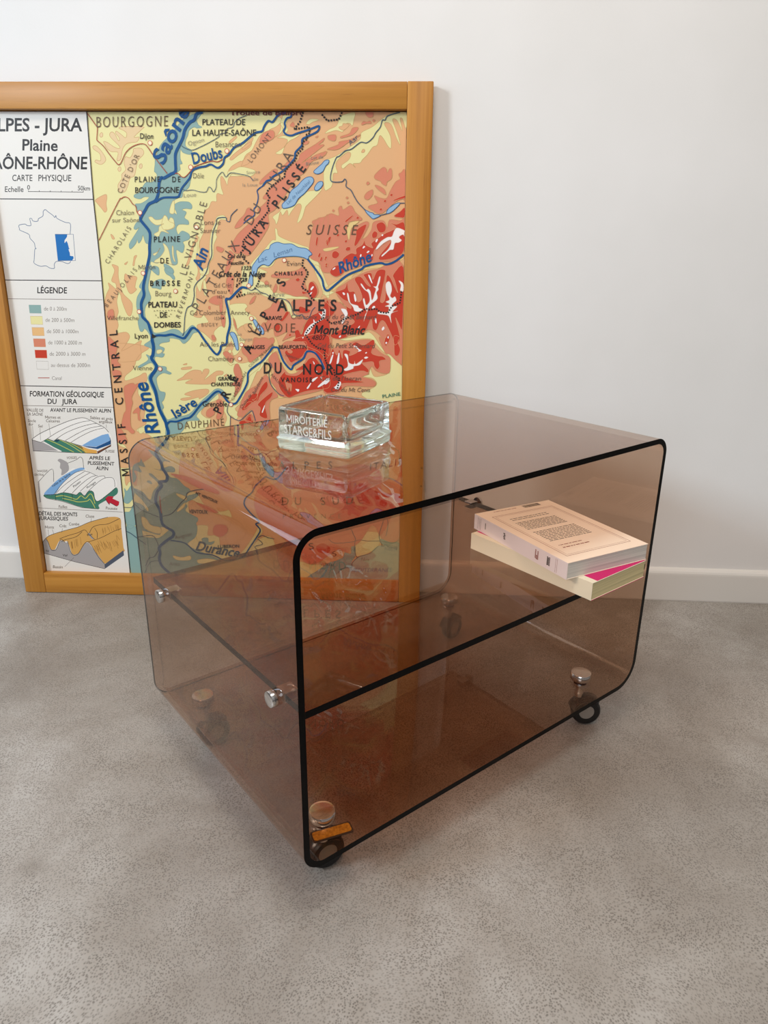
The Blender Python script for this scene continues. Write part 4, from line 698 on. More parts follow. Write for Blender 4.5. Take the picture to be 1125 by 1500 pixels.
TEXT = [('ALPES - JURA',-3841,9172,-2051,9176,34,208,'b','ink',0),
('Plaine',-3221,8856,-2540,8846,31,182,'b','ink',0),
('SAÔNE-RHÔNE',-3943,8542,-2024,8544,34,202,'b','ink',0),
('CARTE',-3480,8335,-3088,8336,16,105,'m','ink',0),
('PHYSIQUE',-2984,8337,-2347,8338,15,105,'m','ink',0),
('Echelle',-3653,8146,-3285,8148,15,94,'m','ink',0),
('0',-3214,8189,-3155,8190,11,76,'m','ink',0),
('50km',-2249,8182,-2009,8178,12,76,'m','ink',0),
('LÉGENDE',-3285,6330,-2685,6332,16,109,'b','ink',0),
('de 0 à 200m',-3193,6003,-2727,6003,11,73,'l','thin',0),
('de 200 à 500m',-3194,5788,-2602,5790,11,73,'l','thin',0),
('de 500 à 1000m',-3196,5571,-2545,5574,11,74,'l','thin',0),
('de 1000 à 2000 m',-3197,5352,-2502,5356,11,75,'l','thin',0),
('de 2000 à 3000 m',-3198,5131,-2458,5137,11,75,'l','thin',0),
('au dessus de 3000m',-3199,4908,-2386,4915,11,76,'l','thin',0),
('Canal',-3216,4649,-3005,4649,11,71,'l','thin',0),
('FORMATION GÉOLOGIQUE',-3725,4308,-2177,4313,17,106,'b','ink',0),
('DU   JURA',-3375,4160,-2754,4164,15,101,'b','ink',0),
('VALLÉE DE',-3834,3998,-3476,3993,11,59,'m','thin',0),
('LA SAÔNE',-3832,3913,-3502,3911,10,60,'m','thin',0),
('AVANT LE PLISSEMENT ALPIN',-3332,3999,-2062,4001,11,73,'b','ink',0),
('Marnes et',-3466,3855,-3136,3854,9,60,'m','thin',0),
('Calcaires',-3455,3780,-3160,3778,9,57,'m','thin',0),
('Sables et grès',-2519,3865,-2043,3841,11,59,'m','thin',0),
('argileux',-2342,3783,-2057,3777,9,60,'m','thin',0),
('Socle',-3837,3777,-3665,3773,11,57,'m','thin',0),
('dur',-3833,3706,-3733,3701,12,57,'m','thin',0),
('Sel',-3636,3667,-3536,3664,10,57,'m','thin',0),
('SUISSE',-2282,3166,-2080,3163,8,53,'m','thin',0),
('APRÈS LE',-2634,3005,-2191,3000,11,73,'b','ink',0),
('PLISSEMENT',-2684,2894,-2116,2884,12,74,'b','ink',0),
('ALPIN',-2513,2787,-2252,2777,12,74,'b','ink',0),
('VOSGES',-3115,3003,-2895,3015,5,53,'m','thin',0),
('MASSIF',-3785,2707,-3564,2712,7,48,'m','thin',0),
('CENTRAL',-3871,2624,-3649,2628,7,48,'m','thin',0),
('Failles',-3432,1922,-3238,1919,10,62,'m','thin',0),
('Poussée',-2405,1916,-2153,1906,10,61,'m','thin',0),
('Vallée de la Saône',-3498,2377,-3069,2671,-24,41,'m','ink',0),
('Plateau',-3039,2379,-2868,2511,-25,37,'m','ink',0),
('Montagne',-2753,2363,-2546,2503,-22,39,'m','ink',0),
('DÉTAIL DES MONTS',-3889,1749,-3044,1742,14,84,'b','ink',0),
('JURASSIQUES',-3889,1643,-3258,1640,13,81,'b','ink',0),
('Cluse',-2867,1720,-2673,1720,9,65,'m','thin',0),
('Monts',-3795,1448,-3591,1453,9,63,'m','thin',0),
('Crêt',-3473,1487,-3316,1483,11,63,'m','thin',0),
('Combe',-3257,1531,-3024,1537,8,62,'m','thin',0),
('Ruz',-2880,1291,-2756,1325,-6,46,'m','ink',0),
('Bassin',-3745,525,-3515,523,11,65,'m','thin',0),
('Val',-3854,908,-3778,905,9,48,'m','ink',0),
('Val',-3485,814,-3378,812,8,48,'m','ink',0),
('BOURGOGNE',-1783,9238,-443,9257,17,172,'l','brown2',1),
('Dijon',-988,9055,-732,9052,10,88,'m','ink',0),
('Saône',-593,8602,-16,9523,-232,104,'bi','river',0),
('PLATEAU DE',179,9280,972,9282,6,95,'m','ink',0),
('LA HAUTE-SAÔNE',-21,9105,1164,9110,7,98,'m','ink',0),
('Trouée de Belfort',701,9441,2013,9443,4,77,'b','dred',0),
('Ognon',-97,8939,211,9013,-16,68,'l','grey2',0),
('Besançon',394,8918,886,8925,5,94,'l','thin',0),
('Doubs',-36,8632,536,8748,-33,183,'b','river',0),
('Dôle',-53,8397,158,8398,6,88,'l','thin',0),
('Loue',-258,8070,-5,8089,-1,70,'l','grey2',0),
('PLAINE',-1157,8327,-668,8333,8,93,'m','ink',1),
('DE',-449,8330,-289,8334,5,93,'m','ink',1),
('BOURGOGNE',-1169,8141,-329,8151,9,98,'m','ink',0),
("COTE D'OR",-1424,8122,-1012,8772,-84,38,'l','brown2',1),
('Chalon',-1566,7754,-1213,7761,8,88,'l','thin',0),
('sur Saône',-1659,7628,-1113,7637,7,79,'l','thin',0),
('CHAROLAIS',-1806,6874,-1288,7528,-74,46,'l','thin',1),
('PLAINE',-890,7282,-376,7295,7,100,'m','ink',1),
('DE',-798,6900,-625,6904,7,99,'m','ink',1),
('Mâcon',-1234,6786,-893,6796,6,82,'l','thin',0),
('LE VIGNOBLE',-304,6677,194,7978,-132,35,'l','thin',1),
('Lons le',32,7597,423,7602,5,86,'l','thin',0),
('Saunier',16,7453,408,7458,5,84,'l','thin',0),
('Ain',16,6779,159,7150,-199,55,'bi','river',0),
('PLATEAUX   DU   JURA',-97,6007,1847,8793,-155,91,'l','thin',1),
('LOMONT',1049,8654,1457,9105,-77,55,'l','thin',1),
('Source',951,8470,1206,8489,-2,53,'l','grey2',0),
('de',1060,8356,1175,8368,-4,53,'l','grey2',0),
('la Loue',865,8262,1152,8269,1,53,'l','grey2',0),
('Aar',2872,8947,3021,9076,-56,53,'i','stream',0),
('JURA  PLISSÉ',918,7120,2067,8566,-130,86,'b','ink',1),
('SUISSE',2022,7440,2981,7441,5,173,'i','brown2',1),
('Lac de',2146,8720,2372,8743,-5,52,'i','grey2',0),
('Bienne',2049,8618,2295,8653,-8,52,'i','grey2',0),
('Lac de Neuchâtel',1702,7952,2138,8338,-40,38,'i','lakeink',0),
('Lac   Leman',1099,6925,1774,7139,-27,86,'i','lakeink',0),
('Evian',1642,6881,1924,6884,3,84,'l','thin',0),
('Rhône',2654,6749,3279,6982,-71,177,'bi','river',0),
('CHABLAIS',1406,6706,1952,6713,2,67,'b','ink',1),
('Col de la',512,7012,861,7016,4,64,'bi','ink',0),
('Faucille',519,6889,822,6898,2,62,'bi','ink',0),
('1323',751,6793,962,6801,1,67,'bi','ink',0),
('Crêt de la Neige',314,6670,1221,6679,6,97,'bi','ink',0),
('1723',647,6583,873,6591,2,65,'bi','ink',0),
('Gd Crêt',215,6469,568,6479,3,80,'l','thin',0),
("d'eau",168,6354,469,6363,4,78,'l','thin',0),
('1624',256,6269,417,6273,3,58,'l','thin',0),
('Genève',1040,6477,1345,6489,1,75,'l','thin',0),
('FAUCIGNY',861,6343,1181,6353,1,51,'l','thin',0),
('Arve',1339,6310,1591,6326,-1,76,'l','grey2',0),
('BEAUJOLAIS',-1921,6070,-1249,6774,-66,54,'l','thin',1),
('BRESSE',-1034,6487,-438,6496,8,96,'b','ink',1),
('Bourg',-951,6298,-627,6304,8,97,'l','thin',0),
('PLATEAU',-1105,6085,-522,6098,8,103,'b','ink',0),
('DE',-891,5901,-741,5905,6,96,'b','ink',0),
('DOMBES',-1024,5704,-484,5717,8,99,'b','ink',0),
('REVERMONT',-499,5873,-140,6728,-80,25,'i','thin',1),
('Villefranche',-1953,5836,-1311,5844,9,83,'l','thin',0),
('Lyon',-1434,5489,-1158,5499,7,95,'m','ink',0),
('Gd Colombier',-291,5947,426,5968,5,90,'l','thin',0),
('1534',177,5862,339,5867,3,62,'l','thin',0),
('BUGEY',-75,5736,257,5746,3,65,'l','thin',1),
('Annecy',513,5963,897,5974,3,85,'l','thin',0),
('Aix les Bains',-136,5348,582,5364,5,90,'l','thin',0),
('Lac du',620,5568,715,5576,-1,55,'l','grey2',0),
('Bourget',662,5473,928,5481,2,60,'l','grey2',0),
('ARAVIS',1195,5878,1524,5885,2,70,'b','ink',0),
('SAVOIE',827,5643,1785,5647,10,172,'l','brown2',1),
('ALPES',1442,6051,2595,6064,7,204,'b','ink',1),
('Chamonix',1698,5900,2213,5906,3,85,'l','thin',0),
('Col du Gd St Bernard',2286,5907,3357,5915,2,85,'i','thin',0),
('2472',2525,5807,2832,5811,1,62,'i','thin',0),
('Mont Blanc',2134,5621,3132,5627,5,169,'bi','ink',0),
('4807',2091,5505,2367,5513,1,94,'i','ink',0),
('Col du Petit St Bernard',2196,5360,3334,5369,2,87,'i','thin',0),
('BAUGES',811,5314,1165,5325,2,69,'b','ink',0),
('BEAUFORTIN',1437,5328,2000,5340,2,69,'b','ink',0),
('DU',1111,4845,1489,4851,9,208,'b','ink',1),
('NORD',1899,4837,2732,4843,7,201,'b','ink',1),
('VANOISE',1463,4677,2095,4687,3,89,'b','ink',1),
("Col de l'Iseran",2239,4723,3072,4734,2,84,'i','thin',0),
('Col du Mt Cenis',2455,4503,3250,4509,2,84,'i','thin',0),
('PLAINE',3497,4388,3866,4449,-11,67,'m','green',0),
('PRÉ ALPES',200,3999,1633,6583,-153,75,'b','ink',1),
('MASSIF  CENTRAL',-1812,2661,-1764,5649,-162,-17,'m','ink',1),
('Vienne',-1529,4866,-1125,4872,9,92,'l','thin',0),
('Rhône',-1077,3579,-1258,4638,-284,-77,'bi','river',0),
('Isère',-745,3897,-251,4193,-90,166,'b','river',0),
('Chambéry',10,5070,553,5078,6,91,'l','thin',0),
('GRANDE',193,4688,574,4697,4,71,'b','ink',0),
('CHARTREUSE',40,4574,637,4589,4,71,'b','ink',0),
('Grenoble',-162,4160,350,4169,7,106,'m','ink',0),
('DAUPHINÉ',-713,3672,271,3775,-1,148,'l','brown2',1),
('GRÉSIVAUDAN',482,4282,789,4860,-49,23,'l','thin',0),
('COMBE DE SAVOIE',848,4955,1358,5401,-32,35,'l','thin',0),
('Belledonne',920,4413,1115,4757,-53,27,'i','thin',0),
('Chaîne de',641,4118,864,4399,-47,36,'i','thin',0),
('OISANS',561,3653,1157,3735,-6,84,'l','thin',1),
('MAURIENNE',1254,4813,1626,4411,42,37,'l','thin',0),
('TARENTAISE',1555,5192,1865,5091,18,45,'l','thin',0),
('DIOIS',120,3373,436,3437,-10,84,'l','thin',1),
('VERCORS',-410,3348,-162,3425,-15,69,'l','thin',0),
('CHAMPSAUR',360,3082,930,3064,9,87,'m','dred',0),
('ALPES',1352,2891,2478,2915,5,153,'m','brown2',1),
('DU',1382,2105,1818,2115,6,166,'m','brown2',1),
('SUD',2223,2124,2915,2156,-1,165,'m','brown2',1),
('PROVENCE',1401,1801,2653,1832,4,107,'l','brown2',1),
('ITALIE',3243,2888,3932,3033,-26,142,'i','brown2',1),
('MT VENTOUX',-441,2303,13,2102,27,56,'b','ink',0),
('VENTOUX',-604,1875,-207,1869,8,77,'b','ink',0),
('Avignon',-948,1262,-567,1366,-14,91,'l','thin',0),
('Durance',-538,1037,402,888,49,211,'bi','stream',0),
('LUBERON',-34,1090,444,1118,2,72,'b','ink',0),
('Arles',-1131,662,-890,661,9,80,'l','thin',0),
('Nice',3074,882,3251,871,7,85,'l','thin',0),
('MER',3572,1131,3865,1123,3,81,'l','lakeink',0),
('MÉDITERRANÉE',2822,621,3740,647,0,86,'i','lakeink',0),
('S',1955,1103,2074,1138,-29,136,'m','ink',0),
('S',2455,960,2558,994,-27,105,'l','ink',0),
('ESTEREL',2200,747,2496,739,4,64,'l','thin',0)]
U = 1e-4          # data are tenths of a millimetre on the sheet: x from the middle, z from the foot of the frame
PXM = 12.2        # width of one unit of line weight, in the same tenths
SY = 0.0160
verts, faces, fcol, queue = [], [], [], []

def emit(pts, tris, col, lev): queue.append((lev, pts, tris, col))

def lay_down():
    """stack the printed pieces in drawing order, each a hair above the one before"""
    y, last = SY, None
    for lev, pts, tris, col in sorted(queue, key=lambda q: q[0]):
        if lev < 12 or lev != last: y -= 2.0e-6 if lev == last else 6.0e-6
        last = lev; o = len(verts)
        verts.extend((min(max(p[0], -3888), 3888) * U, y, min(max(p[1], 440), 9495) * U) for p in pts)
        for t in tris: faces.append(tuple(o + k for k in t)); fcol.append(col)

def fill(p, col, lev):
    s = 1e-3
    r = delaunay_2d_cdt([Vector((a * s, b * s)) for a, b in p], [], [list(range(len(p)))], 1, 1e-6)
    emit([(q.x / s, q.y / s) for q in r[0]], [tuple(f) for f in r[2]], col, lev)

def pairs(f): return [(f[i], f[i + 1]) for i in range(0, len(f), 2)]

def catmull(p, closed, n=4):
    out = []; L = len(p)
    rng = range(L) if closed else range(L - 1)
    for i in rng:
        g = (lambda k: p[k % L]) if closed else (lambda k: p[min(max(k, 0), L - 1)])
        a, b, c, d = g(i - 1), g(i), g(i + 1), g(i + 2)
        for k in range(n):
            t = k / n; t2 = t * t; t3 = t2 * t
            out.append(tuple(0.5 * (2 * b[j] + (c[j] - a[j]) * t + (2 * a[j] - 5 * b[j] + 4 * c[j] - d[j]) * t2 + (3 * b[j] - a[j] - 3 * c[j] + d[j]) * t3) for j in (0, 1)))
    if not closed: out.append(p[-1])
    return out

def ribbon(p, w, col, lev, closed=False):
    q = [p[0]]
    for a in p[1:]:
        if math.dist(a, q[-1]) > 0.4: q.append(a)
    if closed and len(q) > 2 and math.dist(q[0], q[-1]) < 0.4: q.pop()
    n = len(q)
    if n < 2: return
    pts = []
    for i in range(n):
        a = q[i - 1] if (i or closed) else q[i]; b = q[(i + 1) % n] if (i < n - 1 or closed) else q[i]
        dx, dy = b[0] - a[0], b[1] - a[1]; L = math.hypot(dx, dy) or 1
        pts.append((q[i][0] - dy / L * w / 2, q[i][1] + dx / L * w / 2)); pts.append((q[i][0] + dy / L * w / 2, q[i][1] - dx / L * w / 2))
    f = [(2 * i, 2 * ((i + 1) % n), 2 * ((i + 1) % n) + 1, 2 * i + 1) for i in range(n if closed else n - 1)]
    emit(pts, f, col, lev)

def dashes(p, w, col, lev, on, off):
    seg = []; cur = [p[0]]; d = 0; dr = True
    for a, b in zip(p, p[1:]):
        L = math.dist(a, b); t = 0
        while L - t > 1e-6:
            need = (on if dr else off) - d
            if need <= L - t:
                t += need; q = (a[0] + (b[0] - a[0]) * t / L, a[1] + (b[1] - a[1]) * t / L)
                if dr: cur.append(q); seg.append(cur)
                cur = [q]; dr = not dr; d = 0
            else:
                d += L - t; t = L
                if dr: cur.append(b)
    for s in seg: ribbon(s, w, col, lev)

emit([(-3880, 440), (3880, 440), (3880, 9490), (-3880, 9490)], [(0, 1, 2, 3)], 'Y', 0)
OUT = dict(Y='oY', Yo='oY', T='oT', O='oO', Op='oO', Ol='oO', S='oS', R='oR', W='oW', L='oL', L2='oT', paper='oP')
for col, lev, sm, out, f in POLY:
    p = pairs(f)
    if sm: p = catmull(p, True, 4)
    fill(p, col, lev)
    if out: ribbon(p, PXM * (0.95 if out == 2 else 0.55), OUT.get(col, 'ink'), lev + 0.5, True)
for col, wd, lev, dash, sm, f in LINE:
    p = pairs(f)
    if sm and len(p) > 2: p = catmull(p, False, 5)
    if dash: dashes(p, wd * PXM * (1.25 if dash else 1), col, lev, PXM * (1.7 if col == 'stip' else 2.5), PXM * (3.0 if col == 'stip' else 1.6))
    else: ribbon(p, wd * PXM, col, lev)
for col, r, wd, x, z in RING:
    c = [(x + r * PXM * math.cos(k * math.pi / 12), z + r * PXM * math.sin(k * math.pi / 12)) for k in range(24)]
    emit(c, [tuple(range(24))], 'town', 12); ribbon(c, wd * PXM, col, 12.5, True)

GL = {}
def raw(body, off):
    cu = bpy.data.curves.new('t', 'FONT'); cu.body = body; cu.size = 1.0; cu.offset = off; cu.resolution_u = 3; cu.fill_mode = 'FRONT'
    o = bpy.data.objects.new('t', cu); C.objects.link(o)
    me = o.evaluated_get(bpy.context.evaluated_depsgraph_get()).to_mesh()
    vs = [(q.co.x, q.co.y) for q in me.vertices]; fs = [tuple(p.vertices) for p in me.polygons]
    o.to_mesh_clear(); bpy.data.objects.remove(o); bpy.data.curves.remove(cu)
    return vs, fs
def width(vs): return (max(a[0] for a in vs) - min(a[0] for a in vs)) if vs else 0.0
HH = width(raw('HH', 0)[0]); CAP = max(a[1] for a in raw('H', 0)[0])
WEIGHT = dict(l=-0.009, i=-0.003, r=0.0, m=0.008, b=0.020, bi=0.022)
def glyph(ch, st):
    wt = WEIGHT[st]
    k = (ch, wt)
    if k not in GL and ch == 'M':          # four strokes
        s = CAP * (0.13 + wt * 2.6); w = CAP * 1.02; m = w / 2 + 0.09 * CAP; b = 0.09 * CAP
        vs = [(b, 0), (b + s, 0), (b + s, CAP), (b, CAP), (b + w - s, 0), (b + w, 0), (b + w, CAP), (b + w - s, CAP),
              (b, CAP), (b + s * 1.15, CAP), (m + s * 0.55, CAP * 0.18), (m - s * 0.55, CAP * 0.18), (b + w, CAP), (b + w - s * 1.15, CAP)]
        GL[k] = (vs, [(0, 1, 2, 3), (4, 5, 6, 7), (8, 11, 10, 9), (12, 13, 11, 10)], w + 2 * b)
    if k not in GL:
        vs, fs = raw(ch, wt) if ch != ' ' else ([], [])
        GL[k] = (vs, fs, width(raw('H' + ch + 'H', 0)[0]) - HH)
    return GL[k]

def lettering(s, p0, p1, up, st, sp, put):
    """set s from p0 to p1 with cap height vector up; put(points, faces) stores the glyphs"""
    L = math.dist(p0, p1); h = math.hypot(*up); sz = h / CAP
    ex = ((p1[0] - p0[0]) / L, (p1[1] - p0[1]) / L); eu = (up[0] / h, up[1] / h)
    gs = [glyph(c, st) for c in s]; tot = sum(g[2] for g in gs)
    if sp:
        xs = min(sz * 0.92, L / tot * 0.85); gap = (L - tot * xs) / max(1, len(s) - 1)
    else:
        xs = L / tot; gap = 0
    sh = 0.22 if st in ('i', 'bi') else 0.0
    x = 0.0
    for vs, fs, adv in gs:
        if vs:
            q = [(x + a * xs + sh * b * sz, b * sz) for a, b in vs]
            put([(p0[0] + ex[0] * a + eu[0] * b, p0[1] + ex[1] * a + eu[1] * b) for a, b in q], fs)
        x += adv * xs + gap
for s, x0, z0, x1, z1, ux, uz, st, col, sp in TEXT:
    lettering(s, (x0, z0), (x1, z1), (ux, uz), st, sp, lambda p, f: emit(p, f, col, 19))

lay_down()
me = bpy.data.meshes.new('map_sheet'); me.from_pydata(verts, [], faces)
att = me.attributes.new('ink', 'FLOAT_COLOR', 'CORNER'); lin = {k: srgb(*c) for k, c in INK.items()}
buf = []
for p in me.polygons: buf.extend(lin[fcol[p.index]] * p.loop_total)
att.data.foreach_set('color', buf)
map_m = mat('printed_map_paper', (230, 220, 150), 0.45, spec=0.3)
an = nd(map_m, 'ShaderNodeAttribute', attribute_name='ink'); lk(map_m, an.outputs[0], bsdf(map_m).inputs['Base Color'])
me.materials.append(map_m)
sheet = bpy.data.objects.new('map_sheet', me); C.objects.link(sheet); sheet.parent = frame
sheet['label'] = 'printed relief map sheet with white legend column'

# ============================================================ smoked acrylic trolley table
CYAW = 0.7291
TW, TD, TZ, TH, TT = 0.61306, 0.42, 0.07534, 0.39937, 0.0076
table = thing('side_table', 'low smoked brown acrylic side table with open ends and a mid shelf standing on castors', 'side table', (-0.11646, -0.86537, 0), (0, 0, CYAW))
cx_, sx_ = math.cos(CYAW), math.sin(CYAW)
def cw(u, v, z): return (-0.11646 + cx_ * u - sx_ * v, -0.86537 + sx_ * u + cx_ * v, z)

def acrylic(name, face_t):
    m = bpy.data.materials.new(name); m.use_nodes = True; t = m.node_tree
    for n in list(t.nodes): t.nodes.remove(n)
    out = nd(m, 'ShaderNodeOutputMaterial'); tr = nd(m, 'ShaderNodeBsdfTransparent'); gl = nd(m, 'ShaderNodeBsdfGlossy', Roughness=0.0)
    gl.inputs['Color'].default_value = (1, 1, 1, 1)
    mx = nd(m, 'ShaderNodeMixShader'); lw = nd(m, 'ShaderNodeLayerWeight', Blend=0.5)
    pw = nd(m, 'ShaderNodeMath', operation='POWER'); pw.inputs[1].default_value = 5.0
    ma = nd(m, 'ShaderNodeMath', operation='MULTIPLY_ADD'); ma.inputs[1].default_value = 0.96; ma.inputs[2].default_value = 0.04
    lk(m, lw.outputs['Facing'], pw.inputs[0]); lk(m, pw.outputs[0], ma.inputs[0]); lk(m, ma.outputs[0], mx.inputs[0])
    # path length through the sheet grows with the angle of incidence: 1 / cos(refracted angle)
    c = nd(m, 'ShaderNodeMath', operation='SUBTRACT'); c.inputs[0].default_value = 1.0; lk(m, lw.outputs['Facing'], c.inputs[1])
    c2 = nd(m, 'ShaderNodeMath', operation='MULTIPLY'); lk(m, c.outputs[0], c2.inputs[0]); lk(m, c.outputs[0], c2.inputs[1])
    ct2 = nd(m, 'ShaderNodeMath', operation='MULTIPLY_ADD'); ct2.inputs[1].default_value = 1 / 2.22; ct2.inputs[2].default_value = 1 - 1 / 2.22; lk(m, c2.outputs[0], ct2.inputs[0])
    ex = nd(m, 'ShaderNodeMath', operation='POWER'); ex.inputs[1].default_value = -0.5; lk(m, ct2.outputs[0], ex.inputs[0])
    cb = nd(m, 'ShaderNodeCombineColor')
    for k in range(3):
        p = nd(m, 'ShaderNodeMath', operation='POWER'); p.inputs[0].default_value = face_t[k]; lk(m, ex.outputs[0], p.inputs[1]); lk(m, p.outputs[0], cb.inputs[k])
    lk(m, cb.outputs[0], tr.inputs[0]); lk(m, tr.outputs[0], mx.inputs[1]); lk(m, gl.outputs[0], mx.inputs[2]); lk(m, mx.outputs[0], out.inputs[0])
    return m
smoke = acrylic('smoked_acrylic', (0.81, 0.69, 0.60))
rear_edge = acrylic('smoked_acrylic_cut_edge_thin', (0.40, 0.28, 0.22))
edge_m = mat('smoked_acrylic_cut_edge', (4, 3, 3), 0.15, spec=0.10)

def rrect(x0, x1, z0, z1, rb, rt, n=14, rs=None):
    pts = []; br, tr, tl, bl = rs or (rb, rt, rt, rb)
    for cx, cz, r, a0 in ((x1 - br, z0 + br, br, -90), (x1 - tr, z1 - tr, tr, 0), (x0 + tl, z1 - tl, tl, 90), (x0 + bl, z0 + bl, bl, 180)):
        for k in range(n + 1):
            a = math.radians(a0 + 90 * k / n); pts.append((cx + r * math.cos(a), cz + r * math.sin(a)))
    return pts
RS = (0.042, 0.024, 0.029, 0.0265)
outer = rrect(0, TW, TZ, TZ + TH, 0, 0, rs=RS); inner = rrect(TT, TW - TT, TZ + TT, TZ + TH - TT, 0, 0, rs=[q - TT for q in RS])
bm = bmesh.new(); N = len(outer)
of = [bm.verts.new((x, 0, z)) for x, z in outer]; ob = [bm.verts.new((x, TD, z)) for x, z in outer]
nf = [bm.verts.new((x, 0, z)) for x, z in inner]; nb = [bm.verts.new((x, TD, z)) for x, z in inner]
for k in range(N):
    j = (k + 1) % N
    bm.faces.new((of[k], of[j], ob[j], ob[k])); bm.faces.new((nf[k], nb[k], nb[j], nf[j]))
    bm.faces.new((of[k], nf[k], nf[j], of[j])).material_index = 1
mids = [[bm.verts.new(a.co.lerp(b.co, f)) for a, b in zip(ob, nb)] for f in (0.24, 0.86)]
for A, B, mi in ((ob, mids[0], 1), (mids[0], mids[1], 0), (mids[1], nb, 0)):
    for k in range(N): j = (k + 1) % N; bm.faces.new((A[k], A[j], B[j], B[k])).material_index = mi
shell = obj('acrylic_shell', bm, [smoke, edge_m, rear_edge], table, True, 50)
shell['label'] = 'bent smoked acrylic loop with black cut edge'
SZ0, SZ1 = 0.2727, 0.2813
bm = bmesh.new(); g = TT + 0.0015
SD = 0.399
box(bm, g, TW - g, 0.002, SD, SZ0, SZ1)
for f in bm.faces:
    nrm = f.normal; c = f.calc_center_median()
    if abs(nrm.z) < 0.5: f.material_index = 2 if c.y > SD - 0.01 else 1
obj('shelf', bm, [smoke, edge_m, rear_edge], table)

capm = mat('satin_chrome', (214, 210, 208), 0.17, 1.0)
chrome = mat('chrome', (215, 212, 210), 0.12, 1.0)
dull = mat('brushed_chrome', (206, 198, 194), 0.28, 1.0)
for u, s, v in ((0.0, -1, 0.0480), (0.0, -1, 0.3450), (TW, 1, 0.0566), (TW, 1, 0.360)):
    br = bpy.data.objects.new('shelf_bracket', None); C.objects.link(br); br.parent = table; br.location = (u, v, (SZ0 + SZ1) / 2)
    R90 = Matrix.Rotation(s * math.pi / 2, 4, 'Y')
    bm = bmesh.new(); lathe(bm, [(0, 0.0075), (0.0072, 0.0075), (0.0088, 0.0066), (0.0094, 0.0052), (0.0094, 0.0003), (0, 0.0003)], 32, R90)
    obj('cap', bm, chrome, br, True, 35)
    bm = bmesh.new()
    xa, xb = sorted((-s * (TT + 0.0006), -s * 0.0245))
    box(bm, xa, xb, -0.0085, 0.0085, 0.0045, 0.0059, 0.0004)
    box(bm, xa, xb, -0.0085, 0.0085, -0.0059, -0.0045, 0.0004)
    x2 = -s * (TT + 0.0012); xa, xb = sorted((-s * (TT + 0.0002), x2)); box(bm, xa, xb, -0.0085, 0.0085, -0.0059, 0.0059)
    obj('clip', bm, dull, br)

black_m = mat('black_rubber_tyre', (16, 16, 17), 0.35)
hood_m = mat('smoked_black_hood', (34, 30, 30), 0.3)
hub_m = mat('grey_hub', (140, 134, 126), 0.4)
WHR = 0.0235
for (u, v), steer, trail, axial in (((0.0584, 0.0530), -1.75, 0.007, -0.009), ((0.5458, 0.0501), -2.2, 0.014, 0.0), ((0.0482, 0.357), -1.6, 0.014, 0.0), ((0.5617, 0.370), -1.45, 0.012, 0.0)):
    ca = bpy.data.objects.new('castor', None); C.objects.link(ca); ca.parent = table; ca.location = (u, v, 0)
    bm = bmesh.new(); zc = TZ + TT
    lathe(bm, [(0, zc + 0.0002), (0.0158, zc + 0.0002), (0.0165, zc + 0.002), (0.0165, zc + 0.0085), (0.0152, zc + 0.0108), (0.011, zc + 0.0118), (0.0, zc + 0.0120)], 40)
    obj('cap', bm, capm, ca, True, 35)
    bm = bmesh.new(); lathe(bm, [(0, TZ - 0.0002), (0.010, TZ - 0.0002), (0.010, TZ - 0.004), (0.0055, TZ - 0.005), (0.0055, TZ - 0.013), (0.0068, TZ - 0.016), (0.0068, TZ - 0.024), (0, TZ - 0.024)], 24)
    obj('stem', bm, chrome, ca, True, 35)
    W = Matrix.Rotation(steer, 4, 'Z') @ Matrix.Translation((axial, trail, WHR)) @ Matrix.Rotation(math.pi / 2, 4, 'Y')
    bm = bmesh.new()
    lathe(bm, [(0.0125, -0.008), (0.020, -0.0085), (WHR - 0.0012, -0.0065), (WHR, -0.003), (WHR, 0.003), (WHR - 0.0012, 0.0065), (0.020, 0.0085), (0.0125, 0.008), (0.0125, -0.008)], 44, W)
    obj('wheel', bm, black_m, ca, True, 40)
    bm = bmesh.new(); lathe(bm, [(0, -0.0072), (0.0122, -0.0072), (0.0122, 0.0072), (0, 0.0072)], 32, W); obj('hub', bm, hub_m, ca, True, 30)
    bm = bmesh.new(); n = 22     # hood: half shell over the upper side of the wheel
    ro, ri, hw = WHR + 0.0042, WHR + 0.0016, 0.0125
    rows = []
    for k in range(n + 1):
        a = math.radians(-50 + 115 * k / n)
        rows.append([bm.verts.new((x, r * math.sin(a), r * math.cos(a))) for x, r in ((-hw, ro - 0.004), (-hw + 0.004, ro), (hw - 0.004, ro), (hw, ro - 0.004), (hw - 0.0022, ri - 0.004), (hw - 0.005, ri), (-hw + 0.005, ri), (-hw + 0.0022, ri - 0.004))])
    for a, b in zip(rows, rows[1:]):
        for k in range(8): bm.faces.new((a[k], a[(k + 1) % 8], b[(k + 1) % 8], b[k]))
    bm.faces.new(rows[0]); bm.faces.new(rows[-1])
    bmesh.ops.transform(bm, matrix=Matrix.Rotation(steer, 4, 'Z') @ Matrix.Translation((axial, trail, WHR)) @ Matrix.Rotation(math.radians(25), 4, 'X'), verts=bm.verts[:])
    obj('hood', bm, hood_m, ca, True, 45)
